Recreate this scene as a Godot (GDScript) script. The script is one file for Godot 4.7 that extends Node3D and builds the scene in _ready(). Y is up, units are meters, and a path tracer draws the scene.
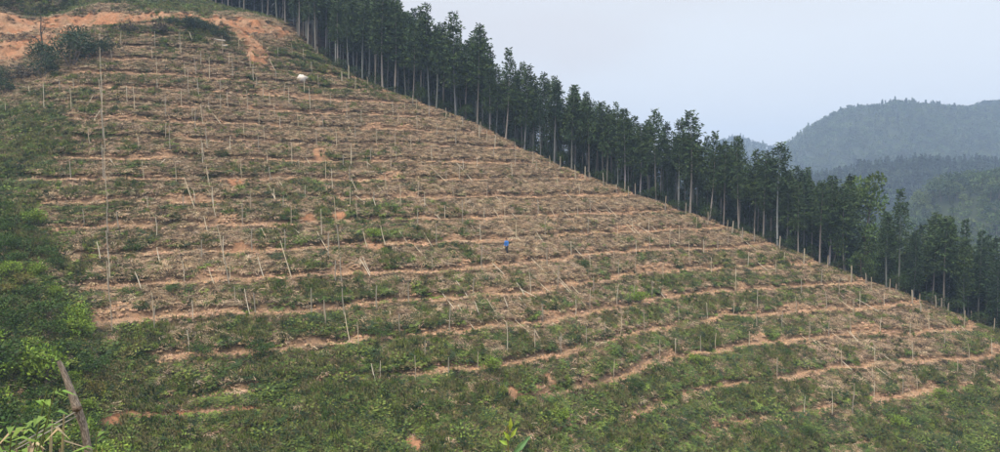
extends Node3D
# A replanted hillside of terraces and stakes below a conifer wood, under an overcast sky.
# x is east, d = -z is the distance north of the camera, and the eye is EYE above zero.
const EYE := 1.65
# the lie of the land: east, distance north of the camera, height against the eye
const SURVEY := [
	[-75.8, 88.0, 8.16], [-48.2, 56.0, -5.19], [-31.0, 36.0, -12.97], [-60.9, 92.0, 9.75], [-64.9, 98.0, 13.63], [-68.2, 103.0, 16.64],
	[-70.9, 107.0, 20.41], [-73.5, 111.0, 24.99], [-83.4, 126.0, 35.05], [-49.0, 74.0, 0.00], [-40.4, 61.0, -5.66], [-31.8, 48.0, -10.81],
	[-26.5, 40.0, -14.41], [-55.6, 105.0, 20.03], [-59.9, 113.0, 22.90], [-62.0, 117.0, 26.65], [-71.0, 134.0, 37.27], [-45.6, 86.0, 7.97],
	[-39.2, 74.0, 0.00], [-34.4, 65.0, -6.03], [-29.7, 56.0, -11.13], [-24.4, 46.0, -16.57], [-44.5, 112.0, 22.70], [-50.1, 126.0, 27.70],
	[-56.4, 142.0, 33.48], [-40.9, 103.0, 16.37], [-36.2, 91.0, 8.44], [-31.2, 78.5, 0.00], [-27.4, 69.0, -6.03], [-23.4, 59.0, -11.72],
	[-19.3, 48.5, -17.47], [-35.9, 113.0, 20.06], [-39.1, 123.0, 26.07], [-30.8, 97.0, 8.99], [-26.1, 82.0, 0.00], [-26.8, 101.0, 9.36],
	[-22.5, 85.0, 0.00], [-19.1, 72.0, -6.29], [-16.2, 61.0, -12.12], [-13.2, 50.0, -18.01], [-12.8, 97.0, 3.85], [-10.1, 76.0, -6.64],
	[-8.5, 64.0, -12.72], [-6.8, 51.5, -18.55], [0.0, 92.0, -2.44], [0.0, 80.0, -6.99], [0.0, 66.0, -13.11], [0.0, 53.0, -19.09],
	[11.9, 90.0, -7.87], [9.5, 72.0, -14.30], [7.5, 57.0, -20.54], [24.4, 92.0, -10.97], [21.2, 80.0, -15.89], [16.4, 62.0, -22.34],
	[35.0, 88.0, -15.15], [30.2, 76.0, -19.13], [25.8, 65.0, -23.42], [42.4, 80.0, -20.13], [36.0, 68.0, -24.50], [53.0, 80.0, -21.19],
	[46.4, 70.0, -25.22], [63.7, 74.0, -26.66], [-36.1, 125.0, 25.50], [-31.2, 139.0, 25.00], [-22.8, 163.0, 23.10], [-26.6, 118.0, 17.82],
	[-21.7, 132.0, 15.32], [-13.3, 156.0, 10.82], [-16.8, 115.0, 13.25], [-11.9, 129.0, 10.75], [-3.5, 153.0, 6.25], [-9.0, 113.0, 10.18],
	[-4.1, 127.0, 7.68], [4.3, 151.0, -1.82], [-3.0, 112.0, 7.71], [1.9, 126.0, 5.21], [10.3, 150.0, -4.29], [2.9, 110.0, 4.37],
	[7.8, 124.0, 1.87], [16.2, 148.0, -7.63], [14.3, 108.0, -0.43], [19.2, 122.0, -2.93], [27.6, 146.0, -12.43], [25.0, 105.0, -4.45],
	[29.9, 119.0, -6.95], [38.3, 143.0, -16.45], [35.1, 102.0, -8.11], [40.0, 116.0, -10.61], [48.4, 140.0, -20.11], [44.1, 98.0, -11.94],
	[49.0, 112.0, -14.44], [57.4, 136.0, -23.94], [52.3, 94.0, -15.19], [57.2, 108.0, -17.69], [65.6, 132.0, -27.19], [59.6, 90.0, -18.24],
	[64.5, 104.0, -20.74], [72.9, 128.0, -30.24], [70.6, 86.0, -22.78], [75.5, 100.0, -25.28], [83.9, 124.0, -34.78], [0.0, 0.0, -1.65],
	[0.0, 3.5, -2.50], [-3.0, 4.0, -2.60], [-20.0, 165.0, 6.00], [-40.0, 165.0, 22.00], [-75.0, 165.0, 40.00], [20.0, 170.0, -12.00],
	[60.0, 165.0, -26.00], [100.0, 165.0, -36.00], [-100.0, 60.0, -2.00], [-100.0, 20.0, -8.00], [-14.0, 2.0, -2.00], [14.0, 0.0, -2.20],
	[0.0, 10.0, -5.60], [-8.0, 9.0, -5.00], [8.0, 10.0, -6.60], [0.0, 25.0, -14.00], [-14.0, 24.0, -12.30], [12.0, 26.0, -15.00],
	[0.0, 38.0, -21.50], [-22.0, 32.0, -16.50], [25.0, 42.0, -25.50], [45.0, 48.0, -30.00], [-45.0, 28.0, -15.00], [70.0, 52.0, -33.00],
	[40.0, 0.0, -8.00], [-40.0, 0.0, -3.00], [100.0, 95.0, -34.00], [100.0, 60.0, -36.00], [-75.0, 120.0, 22.00],
]
# stakes: east, north, length, tilt in degrees
const UPRIGHT := [
	[-29.0, 55.9, 2.4, -2], [-30.5, 58.7, 2.4, -2], [-32.0, 61.5, 2.4, -2], [-33.5, 64.3, 2.4, -2], [-34.9, 67.1, 2.4, -2], [-36.3, 69.8, 2.4, -2],
	[-37.8, 72.5, 2.4, -2], [-39.4, 75.5, 2.4, -2], [-41.0, 78.7, 2.4, -2], [-42.7, 81.7, 2.4, -2], [-44.3, 84.8, 2.4, -2], [-46.1, 88.3, 2.4, -2],
	[-48.3, 92.4, 2.4, -2], [-50.3, 96.2, 2.4, -2], [-52.2, 99.9, 2.4, -2], [-23.3, 64.6, 2.4, -11], [-25.5, 69.0, 2.4, -11], [-27.6, 73.3, 2.4, -11],
	[-29.8, 77.7, 2.4, -11], [-32.0, 82.1, 2.4, -11], [-32.4, 84.0, 2.4, -8], [-34.6, 88.6, 2.4, -8], [-36.9, 93.6, 2.4, -8], [-39.4, 99.0, 2.4, -8],
	[-13.2, 63.6, 2.4, -5], [-14.3, 67.9, 2.4, -5], [-15.6, 72.8, 2.4, -5], [-17.0, 78.3, 2.4, -5], [-18.6, 84.3, 2.4, -5], [-52.0, 86.7, 3.0, 0],
	[-48.4, 85.9, 2.5, -1], [-52.6, 91.1, 1.3, -2], [-50.4, 90.1, 1.6, -1], [-57.2, 88.0, 1.3, 0], [-41.7, 86.8, 2.8, -1], [-38.4, 87.3, 2.4, -1],
	[-41.7, 92.7, 1.3, -3], [-45.1, 86.3, 3.3, -8], [-42.3, 80.8, 3.3, -3], [-38.9, 74.3, 3.4, -1], [-43.2, 80.0, 1.7, -8], [-35.7, 75.8, 1.8, -6],
	[-38.2, 80.1, 1.5, -2], [-46.1, 102.3, 2.3, -2], [-43.5, 96.7, 2.3, -1], [-43.5, 103.9, 2.3, 0], [-42.7, 102.4, 1.5, -2], [-38.7, 106.6, 2.5, -1],
	[-37.4, 109.5, 1.3, -1], [-37.8, 99.2, 2.9, -1], [-40.1, 97.1, 1.9, -2], [-38.3, 93.7, 3.3, -1], [-35.7, 101.8, 2.8, -1], [-33.4, 103.4, 2.4, -1],
	[-31.0, 105.4, 1.9, -2], [-32.5, 112.0, 1.6, -2], [-31.1, 114.2, 1.7, -2], [-29.4, 114.6, 2.0, -5], [-27.5, 111.6, 1.8, -2], [-32.5, 102.0, 1.3, -2],
	[-31.2, 100.3, 1.8, -2], [-31.6, 95.3, 2.7, -2], [-33.9, 92.3, 2.2, -1], [-35.8, 88.6, 1.6, -2], [-35.0, 91.4, 1.3, -1], [-28.5, 96.2, 2.1, -2],
	[-29.9, 98.9, 1.7, -3], [-27.9, 100.8, 2.4, -1], [-25.3, 101.5, 3.0, -2], [-27.0, 105.2, 1.9, -1], [-34.6, 86.4, 2.5, -1], [-35.4, 81.4, 2.6, -1],
	[-31.8, 81.1, 2.3, -2], [-30.3, 78.4, 1.8, -5], [-32.9, 76.8, 2.1, -3], [-30.4, 75.0, 1.3, -2], [-28.4, 74.9, 2.1, -4], [-30.8, 73.6, 1.3, -2],
	[-30.3, 85.3, 1.7, -1], [-27.8, 81.5, 1.9, -1], [-25.2, 76.2, 1.8, -1], [-26.3, 85.5, 1.6, -2], [-25.0, 82.7, 1.6, -11], [-27.2, 94.2, 1.7, -2],
	[-27.8, 87.5, 1.8, -2], [-24.0, 87.4, 2.6, 0], [-23.1, 87.0, 1.3, -1], [-20.9, 81.2, 1.4, -2], [-22.3, 77.8, 1.3, -1], [-25.6, 107.4, 1.9, -1],
	[-20.4, 101.5, 2.7, -1], [-23.1, 103.9, 1.8, -2], [-18.4, 101.2, 1.8, -2], [-14.9, 106.1, 1.9, -2], [-13.5, 107.4, 1.4, 0], [-8.6, 102.4, 2.1, 1],
	[-5.9, 102.0, 1.9, 0], [-11.3, 103.4, 2.1, -1], [-13.4, 97.1, 2.0, -2], [-11.3, 96.9, 2.3, -1], [-18.1, 92.3, 2.2, -1], [-20.4, 94.5, 2.2, -1],
	[-15.8, 97.1, 2.0, -2], [-18.5, 97.1, 1.7, -1], [-13.8, 103.3, 1.5, 0], [-17.6, 74.3, 2.8, -1], [-17.8, 90.9, 1.9, -1], [-16.2, 81.6, 2.2, -1],
	[-18.6, 90.0, 1.6, -1], [-15.9, 90.7, 1.3, -1], [-13.1, 86.6, 2.0, -1], [-11.0, 83.3, 2.6, -1], [-13.8, 83.2, 1.5, -2], [-16.6, 72.9, 1.3, -1],
	[-8.4, 84.4, 1.9, -1], [-8.7, 80.2, 2.0, -1], [-6.5, 77.3, 2.3, -1], [-4.1, 82.7, 2.7, -1], [-3.9, 86.8, 2.0, -1], [-6.1, 83.8, 1.5, -2],
	[-13.3, 91.9, 1.3, -1], [-4.7, 96.3, 1.4, -2], [-6.5, 91.9, 1.6, -2], [2.0, 101.6, 3.3, 1], [4.9, 102.1, 1.6, -1], [-3.0, 98.0, 1.3, -1],
	[-0.8, 101.9, 1.5, -1], [7.6, 99.7, 1.8, -1], [-1.7, 84.3, 2.0, -1], [0.6, 86.0, 2.0, -1], [9.8, 94.8, 1.3, -1], [14.4, 92.7, 2.3, -1],
	[16.4, 90.9, 1.9, 0], [5.0, 79.5, 1.9, -1], [10.0, 83.5, 1.5, -2], [9.8, 78.0, 1.9, -2], [13.3, 88.1, 1.3, -1], [21.4, 94.6, 2.1, -1],
	[22.9, 96.2, 2.3, 0], [23.4, 92.6, 3.0, -2], [25.8, 95.4, 1.8, -1], [28.2, 97.4, 1.4, -1], [29.8, 98.4, 1.4, -1], [19.2, 88.2, 1.7, -1],
	[19.2, 97.0, 1.4, -1], [28.7, 91.5, 1.3, -1], [34.4, 93.7, 1.6, 0], [25.8, 91.4, 2.1, -1], [-31.7, 60.6, 2.2, -1], [-34.5, 68.2, 1.6, -7],
	[-31.3, 68.6, 1.9, -1], [-26.7, 67.3, 1.7, 0], [-24.8, 67.5, 2.3, -2], [-33.4, 71.6, 1.3, -1], [-26.4, 57.2, 2.0, 1], [-24.5, 59.7, 1.6, -1],
	[-20.2, 61.7, 1.8, -5], [-22.2, 62.7, 1.3, -1], [-23.5, 65.3, 1.5, -2], [-16.2, 70.9, 2.5, -0], [-14.9, 67.9, 2.0, 1], [-15.8, 62.9, 2.2, -1],
	[-14.7, 62.7, 1.7, -1], [-10.8, 65.7, 2.1, 1], [-14.5, 61.8, 1.7, -1], [-11.5, 60.6, 2.0, -4], [-6.6, 58.0, 2.1, -1], [-9.3, 58.0, 1.3, 0],
	[-8.2, 67.3, 1.8, -1], [-6.1, 60.9, 1.4, -1], [-4.1, 59.6, 1.3, 0], [-1.8, 61.0, 1.4, 0], [0.6, 63.4, 2.6, -1], [3.0, 64.8, 2.0, -1],
	[5.4, 66.2, 1.9, -1], [10.0, 71.4, 1.4, -1], [28.1, 89.5, 2.4, -2], [29.7, 86.3, 2.2, -1], [28.3, 82.6, 1.6, -1], [31.4, 83.2, 2.0, -1],
	[26.3, 78.8, 1.6, -1], [17.4, 74.0, 1.4, -1], [18.9, 86.9, 1.8, -2], [41.3, 91.4, 1.9, 0], [41.4, 87.7, 2.0, -1], [36.4, 90.5, 2.1, -1],
	[34.0, 82.1, 2.2, 0], [46.8, 85.2, 1.7, -1], [50.1, 84.1, 1.9, -1], [31.4, 70.2, 2.4, -2], [33.8, 71.1, 2.3, 1], [28.6, 69.7, 1.6, 0],
	[38.6, 77.2, 1.7, -1], [37.7, 74.9, 1.7, 0], [49.0, 79.8, 1.6, 0], [50.5, 79.3, 1.7, 0],
]
const EDGE := [
	[-28.7, 120.0, 1.4, -1], [-23.2, 112.0, 1.6, -1], [-22.6, 114.1, 2.3, -1], [-21.1, 111.0, 2.0, 0], [-19.8, 114.1, 1.5, -3], [-12.7, 110.6, 1.6, 3],
	[-12.0, 109.1, 1.6, 0], [-10.2, 108.7, 1.8, 2], [-7.8, 109.2, 1.6, 2], [-5.3, 107.9, 1.6, 0], [-2.9, 106.5, 1.9, -1], [-1.9, 105.9, 1.9, 2],
	[-0.7, 106.0, 1.9, 1], [4.5, 105.4, 1.9, 1], [7.0, 106.6, 1.7, -2], [8.5, 107.5, 1.9, 2], [12.1, 107.6, 1.9, 0], [14.5, 106.0, 2.0, -1],
	[16.3, 105.9, 1.3, 0], [17.7, 107.6, 1.6, 1], [17.9, 105.6, 1.5, 1], [19.0, 106.2, 1.9, 0], [12.7, 107.1, 1.3, 0], [22.7, 103.8, 2.1, 3],
	[25.5, 103.7, 1.8, 3], [28.4, 103.0, 1.8, 0], [30.8, 102.4, 1.4, 4], [31.3, 101.6, 1.9, 3], [34.0, 100.7, 1.8, 1], [32.4, 100.8, 1.5, 1],
	[37.3, 100.4, 1.8, 2], [39.5, 97.7, 2.1, 2], [42.5, 97.6, 1.8, 3], [44.6, 95.3, 2.2, 1], [46.9, 96.2, 1.4, 1], [46.3, 93.5, 1.8, -1],
	[48.8, 94.0, 1.9, 2], [49.7, 94.1, 1.4, 1], [51.1, 92.8, 1.8, -1], [52.3, 93.4, 1.3, 2], [53.6, 92.1, 1.7, -1], [54.8, 92.9, 1.5, 1],
	[55.4, 92.6, 1.3, 2], [55.5, 89.4, 2.1, 1], [58.3, 92.5, 1.3, -2], [58.8, 89.0, 1.8, 0], [50.6, 90.0, 1.3, -1],
]
const LEANING := [
	[-47.0, 86.7, 1.3, 21], [-44.9, 83.9, 1.3, 24], [-56.1, 91.0, 1.3, -19], [-42.8, 106.7, 1.5, -24], [-31.4, 107.4, 2.4, -30], [-29.8, 73.8, 3.4, -23],
	[-23.4, 78.8, 1.3, -13], [-16.1, 85.3, 1.7, -25], [-13.5, 82.2, 1.4, -17], [-13.0, 74.1, 1.8, -17], [-11.4, 75.2, 2.1, -16], [-9.5, 77.2, 1.4, -35],
	[6.8, 92.7, 1.3, -27], [5.1, 84.5, 1.8, -34], [-0.1, 87.5, 1.3, -29], [-33.8, 63.5, 1.7, -16], [-29.6, 65.4, 1.4, -17], [-29.5, 61.6, 1.6, -24],
	[-24.4, 64.1, 1.6, -23], [-27.5, 70.9, 1.6, -18], [-20.6, 61.6, 2.1, -16], [-18.7, 67.3, 3.4, -20], [-20.9, 66.4, 1.9, -20], [-12.1, 70.4, 1.8, -27],
	[-12.3, 61.2, 2.3, -13], [-9.5, 57.1, 1.5, -16], [-1.8, 66.8, 1.5, -18], [-0.0, 67.4, 2.0, -33], [0.8, 68.8, 1.3, -18], [3.7, 66.1, 1.3, -27],
	[53.3, 86.6, 1.3, -34],
]
# poles on the ground: the two ends, east and north
const FALLEN := [
	[-37.6, 75.4, -39.4, 76.8], [-35.4, 77.2, -35.2, 79.3], [-20.9, 86.8, -22.5, 88.7], [-32.6, 89.4, -34.7, 91.3], [-14.2, 90.4, -15.9, 91.8], [8.7, 93.8, 7.5, 95.3],
	[3.0, 81.9, 2.0, 83.9], [17.1, 95.5, 16.0, 96.8], [7.7, 85.7, 7.1, 86.8], [2.3, 72.3, 1.7, 73.2], [3.3, 72.5, 1.8, 73.1], [-2.1, 80.7, -3.0, 82.1],
	[5.7, 71.8, 5.0, 72.6], [2.6, 69.9, 1.9, 70.9], [18.4, 83.8, 17.6, 85.6], [35.3, 79.5, 34.4, 81.5], [35.9, 79.5, 34.9, 81.4], [40.2, 82.2, 39.6, 84.2],
	[40.0, 82.8, 39.5, 84.6], [41.6, 80.8, 40.8, 82.3], [42.4, 81.1, 41.2, 82.2], [54.8, 87.6, 55.0, 89.1],
]
# how the ground is worked and grown over: east, north, terraced 0..1, green 0..1
const COVER := [
	[-54, 85, 0.1, 0.80], [-49, 79, 0.1, 0.90], [-44, 70, 0.3, 0.80], [-42, 72, 0.8, 0.55], [-40, 63, 0.2, 0.80], [-34, 56, 0.0, 1.00],
	[-28, 47, 0.0, 1.00], [-25, 48, 0.0, 1.00], [-29, 54, 0.3, 0.90], [-23, 48, 0.3, 0.90], [-24, 53, 0.5, 0.75], [-50, 91, 0.6, 0.50],
	[-49, 98, 0.9, 0.35], [-40, 103, 1.0, 0.40], [-31, 106, 1.0, 0.45], [-30, 114, 0.6, 0.80], [-23, 111, 0.6, 0.60], [-42, 85, 1.0, 0.40],
	[-35, 89, 1.0, 0.30], [-25, 96, 1.0, 0.25], [-16, 103, 1.0, 0.25], [-7, 103, 1.0, 0.15], [-40, 76, 1.0, 0.45], [-33, 83, 1.0, 0.30],
	[-26, 80, 1.0, 0.50], [-19, 87, 1.0, 0.50], [-12, 88, 1.0, 0.35], [-2, 93, 1.0, 0.20], [8, 97, 1.0, 0.15], [-36, 67, 1.0, 0.50],
	[-35, 70, 1.0, 0.60], [-28, 71, 1.0, 0.30], [-25, 68, 1.0, 0.35], [-30, 64, 1.0, 0.35], [-21, 81, 1.0, 0.55], [-13, 79, 1.0, 0.65],
	[-5, 80, 1.0, 0.50], [-16, 71, 1.0, 0.50], [-21, 72, 1.0, 0.60], [-8, 72, 1.0, 0.40], [1, 82, 1.0, 0.15], [4, 80, 1.0, 0.20],
	[12, 91, 1.0, 0.25], [18, 99, 1.0, 0.20], [27, 100, 1.0, 0.30], [-30, 58, 1.0, 0.55], [-26, 62, 1.0, 0.35], [-21, 63, 1.0, 0.50],
	[-22, 59, 1.0, 0.60], [-17, 62, 1.0, 0.70], [-11, 66, 1.0, 0.70], [-5, 69, 1.0, 0.50], [0, 70, 1.0, 0.45], [6, 72, 1.0, 0.50],
	[12, 85, 1.0, 0.50], [19, 87, 1.0, 0.60], [27, 91, 1.0, 0.60], [35, 95, 1.0, 0.50], [-19, 57, 0.6, 0.80], [-14, 60, 0.8, 0.80],
	[-8, 61, 1.0, 0.80], [-15, 54, 0.3, 0.95], [-9, 55, 0.3, 1.00], [-12, 51, 0.2, 1.00], [-4, 60, 1.0, 0.75], [-2, 56, 0.4, 0.85],
	[5, 67, 1.0, 0.60], [10, 72, 1.0, 0.50], [16, 80, 1.0, 0.65], [25, 85, 1.0, 0.75], [3, 61, 0.6, 0.85], [11, 68, 1.0, 0.75],
	[21, 77, 1.0, 0.70], [24, 76, 1.0, 0.75], [8, 60, 0.4, 0.90], [16, 65, 0.4, 0.85], [22, 68, 0.6, 0.80], [1, 54, 0.3, 0.70],
	[35, 88, 1.0, 0.60], [42, 91, 1.0, 0.40], [48, 90, 1.0, 0.30], [38, 82, 1.0, 0.35], [44, 83, 1.0, 0.35], [50, 84, 1.0, 0.40],
	[29, 76, 1.0, 0.70], [33, 74, 1.0, 0.60], [42, 78, 1.0, 0.45], [55, 85, 0.8, 0.70], [25, 67, 0.4, 0.85], [33, 69, 0.4, 0.65],
	[38, 70, 0.3, 0.90], [46, 76, 0.5, 0.85], [45, 71, 0.2, 0.95], [50, 74, 0.2, 0.90], [58, 78, 0.3, 0.80], [-59, 97, 0.0, 0.40],
	[-66, 104, 0.0, 0.10], [-60, 115, 0.0, 0.30], [-65, 124, 0.0, 0.90], [-55, 124, 0.0, 0.90], [-75, 126, 0.0, 0.80], [-45, 115, 0.0, 0.60],
	[-43, 111, 0.2, 0.90], [-48, 107, 0.5, 0.60], [-38, 110, 0.2, 0.50], [-38, 116, 0.0, 0.00],
]

const SMALL := 50.0
const STEP := 2.2            # rise from one terrace to the next
var weights := PackedFloat64Array()
var gx := PackedFloat32Array()      # the survey on a one-metre net
const GX0 := -110.0
const GD0 := -20.0
const GW := 241
const GH := 201
var cov := PackedFloat32Array()     # terraced, green on a two-metre net
const CW := 121
const CH := 101
var n_big := FastNoiseLite.new()
var n_mid := FastNoiseLite.new()
var n_small := FastNoiseLite.new()
var rng := RandomNumberGenerator.new()
var taken := {}
var M := {}

# ---------------------------------------------------------------- mesh builder
class Shape:
	var v := PackedVector3Array()
	var n := PackedVector3Array()
	var c := PackedColorArray()
	var uv := PackedVector2Array()
	var i := PackedInt32Array()
	func corner(p: Vector3, nn: Vector3, col: Color, t := Vector2.ZERO) -> void:
		v.push_back(p); n.push_back(nn); c.push_back(col); uv.push_back(t)
	func quad(a: Vector3, b: Vector3, e: Vector3, f: Vector3, col: Color) -> void:
		var nn := (e - a).cross(b - a).normalized()
		var k := v.size()
		corner(a, nn, col); corner(b, nn, col); corner(e, nn, col); corner(f, nn, col)
		i.append_array(PackedInt32Array([k, k + 1, k + 2, k, k + 2, k + 3]))
	func tri(a: Vector3, b: Vector3, e: Vector3, col: Color) -> void:
		var nn := (e - a).cross(b - a).normalized()
		var k := v.size()
		corner(a, nn, col); corner(b, nn, col); corner(e, nn, col)
		i.append_array(PackedInt32Array([k, k + 1, k + 2]))
	# a pointed leaf, folded a little along its rib
	func leaf(at: Vector3, along: Vector3, side: Vector3, length: float, width: float, droop: float, col: Color) -> void:
		var up := side.cross(along).normalized()
		var a := at
		var m := at + along * length * 0.45 + up * length * 0.06
		var t := at + along * length - Vector3.UP * length * droop
		var l := m + side * width * 0.5 + up * width * 0.16
		var r := m - side * width * 0.5 + up * width * 0.16
		tri(a, l, m, col); tri(l, t, m, col); tri(a, m, r, col); tri(r, m, t, col)
	# a flat leaf of two faces for masses of foliage
	func flake(at: Vector3, along: Vector3, side: Vector3, length: float, width: float, col: Color) -> void:
		quad(at, at + along * length * 0.5 + side * width * 0.5, at + along * length, at + along * length * 0.5 - side * width * 0.5, col)
	func tube(p: Array, r: Array, sides: int, col: Color, cap := true) -> void:
		var k := v.size()
		var run := 0.0
		for j in p.size():
			var here: Vector3 = p[j]
			var before: Vector3 = p[maxi(j - 1, 0)]
			var after: Vector3 = p[mini(j + 1, p.size() - 1)]
			var t := (after - before).normalized()
			var s := t.cross(Vector3(0.31, 0.11, 0.94)).normalized()
			var u := t.cross(s)
			if j > 0: run += here.distance_to(before)
			var rr: float = r[j]
			for q in sides + 1:
				var a := TAU * q / sides
				var o := s * cos(a) + u * sin(a)
				corner(here + o * rr, o, col, Vector2(float(q) / sides, run))
		for j in p.size() - 1:
			for q in sides:
				var a0 := k + j * (sides + 1) + q
				var b0 := a0 + sides + 1
				i.append_array(PackedInt32Array([a0, b0, a0 + 1, a0 + 1, b0, b0 + 1]))
		if cap:
			var top: Vector3 = p[p.size() - 1]
			var prev: Vector3 = p[p.size() - 2]
			var dir := (top - prev).normalized()
			var rt: float = r[r.size() - 1]
			var m := v.size()
			var ring := k + (p.size() - 1) * (sides + 1)
			corner(top + dir * rt * 0.15, dir, col, Vector2(0.5, run))
			for q in sides + 1: corner(v[ring + q], dir, col, Vector2(float(q) / sides, run))
			for q in sides: i.append_array(PackedInt32Array([m, m + 1 + q + 1, m + 1 + q]))
	func mesh(mat: Material) -> ArrayMesh:
		var a := []
		a.resize(Mesh.ARRAY_MAX)
		a[Mesh.ARRAY_VERTEX] = v; a[Mesh.ARRAY_NORMAL] = n; a[Mesh.ARRAY_COLOR] = c; a[Mesh.ARRAY_TEX_UV] = uv; a[Mesh.ARRAY_INDEX] = i
		var m := ArrayMesh.new()
		m.add_surface_from_arrays(Mesh.PRIMITIVE_TRIANGLES, a)
		m.surface_set_material(0, mat)
		return m

# ---------------------------------------------------------------- naming
func numbered(called: String) -> String:
	var k: int = taken.get(called, 0)
	taken[called] = k + 1
	return called if k == 0 else "%s_%03d" % [called, k]

func tag(o: Node, label: String, category: String, group := "") -> void:
	o.set_meta("label", label); o.set_meta("category", category)
	if group: o.set_meta("group", group)

func one(called: String, m: Mesh, at: Vector3) -> MeshInstance3D:
	var o := MeshInstance3D.new()
	o.mesh = m; o.name = numbered(called); o.position = at
	add_child(o)
	return o

func thing(called: String, at: Vector3, turn := 0.0) -> Node3D:
	var o := Node3D.new()
	o.name = numbered(called); o.position = at; o.rotation.y = turn
	add_child(o)
	return o

func part(o: Node3D, called: String, m: Mesh) -> MeshInstance3D:
	var p := MeshInstance3D.new()
	p.mesh = m; p.name = called
	o.add_child(p, true)
	return p

func copy(src: Node3D, called: String, at: Vector3, turn: float, size: Vector3) -> Node3D:
	var o: Node3D = src.duplicate()
	o.name = numbered(called)
	add_child(o)
	o.position = at; o.rotation = Vector3(0, turn, 0); o.scale = size
	return o

func stuff(called: String, m: Mesh, xf: Array, cols: PackedColorArray, label: String, category: String) -> void:
	var mm := MultiMesh.new()
	mm.transform_format = MultiMesh.TRANSFORM_3D
	mm.use_colors = true
	mm.mesh = m
	mm.instance_count = xf.size()
	for k in xf.size():
		mm.set_instance_transform(k, xf[k]); mm.set_instance_color(k, cols[k])
	var o := MultiMeshInstance3D.new()
	o.multimesh = mm; o.name = numbered(called)
	add_child(o)
	o.set_meta("kind", "stuff")
	tag(o, label, category)

# ---------------------------------------------------------------- the lie of the land
func phi(r2: float) -> float:
	return 0.5 * r2 * log(r2 + 1e-9)

func solve_survey() -> void:     # a thin plate bent over the survey points
	var n := SURVEY.size()
	var w := n + 3
	var A := []
	for r in w:
		var row := PackedFloat64Array()
		row.resize(w + 1)
		A.push_back(row)
	for r in n:
		for q in n:
			var dx: float = (SURVEY[r][0] - SURVEY[q][0]) / SMALL
			var dd: float = (SURVEY[r][1] - SURVEY[q][1]) / SMALL
			A[r][q] = phi(dx * dx + dd * dd) + (0.003 if r == q else 0.0)
		A[r][n] = 1.0; A[r][n + 1] = SURVEY[r][0] / SMALL; A[r][n + 2] = SURVEY[r][1] / SMALL
		A[n][r] = 1.0; A[n + 1][r] = A[r][n + 1]; A[n + 2][r] = A[r][n + 2]
		A[r][w] = SURVEY[r][2]
	for q in w:
		var best := q
		for r in range(q + 1, w):
			if absf(A[r][q]) > absf(A[best][q]): best = r
		var tmp = A[q]; A[q] = A[best]; A[best] = tmp
		var pr: PackedFloat64Array = A[q]
		for r in range(q + 1, w):
			var row: PackedFloat64Array = A[r]
			var f := row[q] / pr[q]
			if f == 0.0: continue
			for s in range(q, w + 1): row[s] -= f * pr[s]
			A[r] = row
	weights.resize(w)
	for q in range(w - 1, -1, -1):
		var sum: float = A[q][w]
		for s in range(q + 1, w): sum -= A[q][s] * weights[s]
		weights[q] = sum / A[q][q]
	# the plate on a coarse net, then refined to one metre
	var sx := PackedFloat32Array()
	var sd := PackedFloat32Array()
	for p in SURVEY:
		sx.push_back(p[0] / SMALL); sd.push_back(p[1] / SMALL)
	gx.resize(GW * GH)
	for b in range(0, GH, 2):
		for a in range(0, GW, 2):
			var x := (GX0 + a) / SMALL
			var d := (GD0 + b) / SMALL
			var h := weights[n] + weights[n + 1] * x + weights[n + 2] * d
			for q in n:
				var r2 := (x - sx[q]) * (x - sx[q]) + (d - sd[q]) * (d - sd[q])
				h += weights[q] * 0.5 * r2 * log(r2 + 1e-9)
			gx[b * GW + a] = h + EYE
	for b in range(0, GH, 2):
		for a in range(1, GW, 2):
			gx[b * GW + a] = 0.5625 * (gx[b * GW + a - 1] + gx[b * GW + a + 1]) - 0.0625 * (gx[b * GW + maxi(a - 3, 0)] + gx[b * GW + mini(a + 3, GW - 1)])
	for b in range(1, GH, 2):
		for a in GW:
			gx[b * GW + a] = 0.5625 * (gx[(b - 1) * GW + a] + gx[(b + 1) * GW + a]) - 0.0625 * (gx[maxi(b - 3, 0) * GW + a] + gx[mini(b + 3, GH - 1) * GW + a])
	# how the ground is worked
	cov.resize(CW * CH * 2)
	for b in CH:
		for a in CW:
			var x := GX0 + a * 2.0
			var d := GD0 + b * 2.0
			var tw := 0.0; var tt := 0.0; var tg := 0.0
			for p in COVER:
				var r2: float = (x - p[0]) * (x - p[0]) + (d - p[1]) * (d - p[1]) + 1.5
				var wgt := 1.0 / (r2 * r2)
				tw += wgt; tt += wgt * p[2]; tg += wgt * p[3]
			cov[(b * CW + a) * 2] = tt / tw
			cov[(b * CW + a) * 2 + 1] = tg / tw

func base(x: float, d: float) -> float:
	var fx := clampf(x - GX0, 0.0, GW - 1.001)
	var fd := clampf(d - GD0, 0.0, GH - 1.001)
	var a := int(fx); var b := int(fd)
	fx -= a; fd -= b
	var k := b * GW + a
	return lerpf(lerpf(gx[k], gx[k + 1], fx), lerpf(gx[k + GW], gx[k + GW + 1], fx), fd)

func cover(x: float, d: float, which: int) -> float:
	var fx := clampf((x - GX0) * 0.5, 0.0, CW - 1.001)
	var fd := clampf((d - GD0) * 0.5, 0.0, CH - 1.001)
	var a := int(fx); var b := int(fd)
	fx -= a; fd -= b
	var k := (b * CW + a) * 2 + which
	return lerpf(lerpf(cov[k], cov[k + 2], fx), lerpf(cov[k + CW * 2], cov[k + CW * 2 + 2], fx), fd)

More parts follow.
